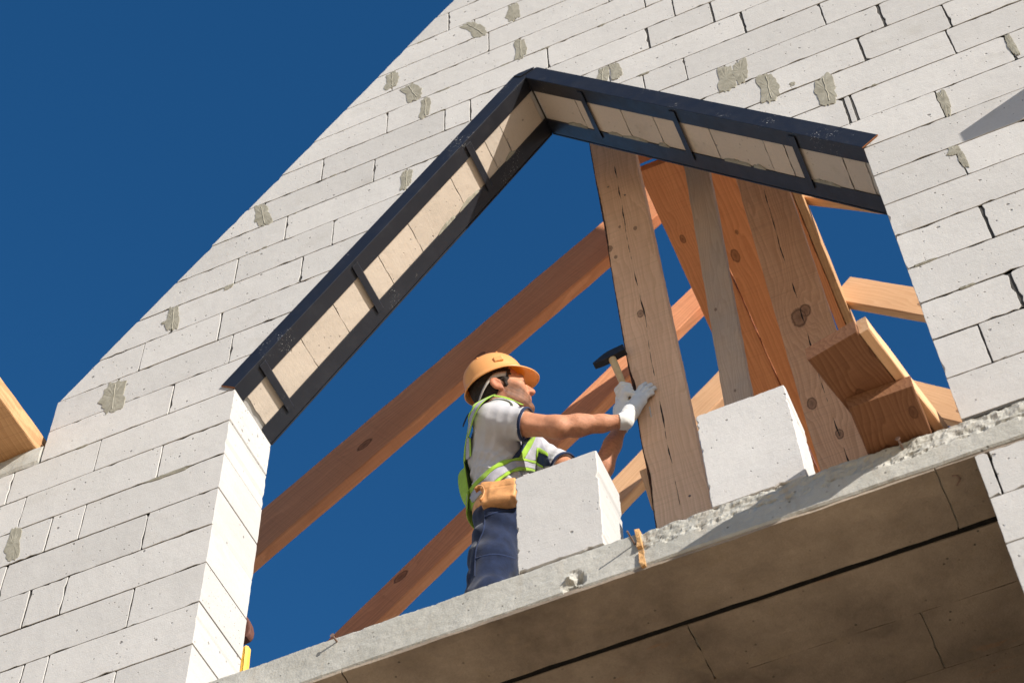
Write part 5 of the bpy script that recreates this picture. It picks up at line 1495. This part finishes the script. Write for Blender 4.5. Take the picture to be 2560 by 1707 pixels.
  'lining': [[(0.7094, 0.56, -0.0224), (0.7168, 0.5567, -0.0302), (0.7243, 0.5533, -0.038), (0.7317, 0.55, -0.0458)], [(0.7093, 0.5563, -0.0386), (0.719, 0.553, -0.0498), (0.7286, 0.5496, -0.0611), (0.7383, 0.5463, -0.0723)], [(0.709, 0.5525, -0.0608), (0.7215, 0.5492, -0.076), (0.734, 0.5458, -0.0913), (0.7465, 0.5425, -0.1065)], [(0.7108, 0.5487, -0.0894), (0.7247, 0.5454, -0.1046), (0.7387, 0.542, -0.1199), (0.7526, 0.5387, -0.1351)], [(0.715, 0.545, -0.1274), (0.729, 0.5417, -0.1372), (0.7431, 0.5383, -0.147), (0.7571, 0.535, -0.1568)], [(0.7203, 0.5412, -0.1662), (0.7334, 0.5379, -0.1703), (0.7466, 0.5345, -0.1743), (0.7597, 0.5312, -0.1784)], [(0.7266, 0.5375, -0.1984), (0.7375, 0.5342, -0.2013), (0.7485, 0.5308, -0.2041), (0.7594, 0.5275, -0.207)], [(0.734, 0.5338, -0.2271), (0.7414, 0.5304, -0.2317), (0.7489, 0.5271, -0.2363), (0.7563, 0.5237, -0.2409)], [(0.7399, 0.53, -0.2482), (0.7447, 0.5267, -0.2544), (0.7494, 0.5233, -0.2607), (0.7542, 0.52, -0.2669)]],
  'tab': [[(0.7192, 0.5, 0.1637), (0.7263, 0.495, 0.1498)], [(0.7215, 0.5, 0.174), (0.7296, 0.4942, 0.1577)], [(0.7249, 0.5, 0.1886), (0.7341, 0.4933, 0.1698)], [(0.729, 0.5, 0.2027), (0.7391, 0.4925, 0.1828)], [(0.7342, 0.5, 0.2155), (0.7451, 0.4917, 0.1978)], [(0.7401, 0.5, 0.2278), (0.7516, 0.4908, 0.2138)], [(0.7443, 0.5, 0.2363), (0.7563, 0.49, 0.2247)]],
}
vest = bpy.data.objects.new('vest', None); COL.objects.link(vest); keep(vest, man)
def sheet_obj(name, grid, mat, th=.003, parent=None):
    V = []; Fc = []; W = len(grid[0])
    for row in grid: V += row
    for i in range(len(grid)-1):
        for j in range(W-1): Fc.append((i*W+j, i*W+j+1, (i+1)*W+j+1, (i+1)*W+j))
    o = mesh_obj(name, V, Fc, mat, parent or vest, True)
    md = o.modifiers.new('solid', 'SOLIDIFY'); md.thickness = th; md.offset = 0
    md = o.modifiers.new('sub', 'SUBSURF'); md.levels = 1; md.render_levels = 1
    return o
def ribbon(name, pts, bands, off=.009):
    """bands: (from, to, material, lift) across the ribbon"""
    P = [Vector(p[:3]) for p in pts]; N = [Vector(p[3:]) for p in pts]
    # smooth the surveyed line
    for _ in range(2):
        P = [P[0]]+[(P[i-1]+P[i]*2+P[i+1])/4 for i in range(1, len(P)-1)]+[P[-1]]
        N = [N[0]]+[(N[i-1]+N[i]*2+N[i+1]).normalized() for i in range(1, len(N)-1)]+[N[-1]]
    for a, b, mat, lift in bands:
        G = []
        for i in range(len(P)):
            t = (P[min(i+1, len(P)-1)]-P[max(i-1, 0)]).normalized()
            w = N[i].cross(t).normalized()
            c_ = P[i]+N[i]*(off+lift)
            G.append([c_+w*(a+(b-a)*q/2) for q in range(3)])
        sheet_obj(name if mat is REFLEX else 'vest_trim', G, mat)
ribbon('back_stripe', VEST['back'], [(-.040, -.022, HIVIS, .001), (-.023, .020, REFLEX, 0), (.019, .036, HIVIS, .001)])
ribbon('shoulder_edge', VEST['shoulder'], [(-.008, .008, HIVIS, .002)])
def seam(pts):
    P = [Vector(p[:3])+Vector(p[3:])*.0005 for p in pts]; N = [Vector(p[3:]) for p in pts]; V = []; Fc = []
    for i in range(len(P)):
        t = (P[min(i+1, len(P)-1)]-P[max(i-1, 0)]).normalized(); w = N[i].cross(t).normalized()
        V += [P[i]-w*.0035, P[i]+N[i]*.0025, P[i]+w*.0035]
    for i in range(len(P)-1):
        for q in (0, 1): Fc.append((3*i+q, 3*i+q+1, 3*i+q+4, 3*i+q+3))
    mesh_obj('seam', V, Fc, NAVY, trousers, True)
for k_ in ('seam1', 'seam2', 'seam3'): seam(VEST[k_])
band = VEST['band']
pick = lambda a, b: [row[a:b+1] for row in band]
sheet_obj('vest_trim', pick(0, 2), HIVIS, .005)
sheet_obj('hem_stripe', pick(2, 6), REFLEX, .003)
sheet_obj('vest_trim', pick(6, 8), HIVIS, .005)
for nm, key, mat in (('armhole_trim', 'navy_trim', NAVY), ('front_strap', 'strap_green', HIVIS), ('front_panel', 'panel_grey', REFLEX),
                     ('chest_panel', 'chest_grey', REFLEX), ('chest_strap', 'chest_green', HIVIS), ('front_edge', 'post_green', HIVIS), ('pocket', 'pocket_navy', NAVY),
                     ('tail_flap', 'flare', HIVIS), ('lining', 'lining', NAVY), ('strap_tab', 'tab', BLACK)):
    sheet_obj(nm, VEST[key], mat)
# back and far side of the vest
def vest_off(t, ph):
    back = max(0.0, -math.cos(ph)); low = max(0.0, (.16-t)/.16)
    return .016+.030*back**1.5*low+.006*low
o_ = wrap('back_panel', .07, .40, vest_off, math.radians(60), math.radians(196), HIVIS, vest, 14, 30)
o_ = wrap('back_band', .10, .16, lambda t, ph: vest_off(t, ph)+.004, math.radians(58), math.radians(192), REFLEX, vest, 3, 30)
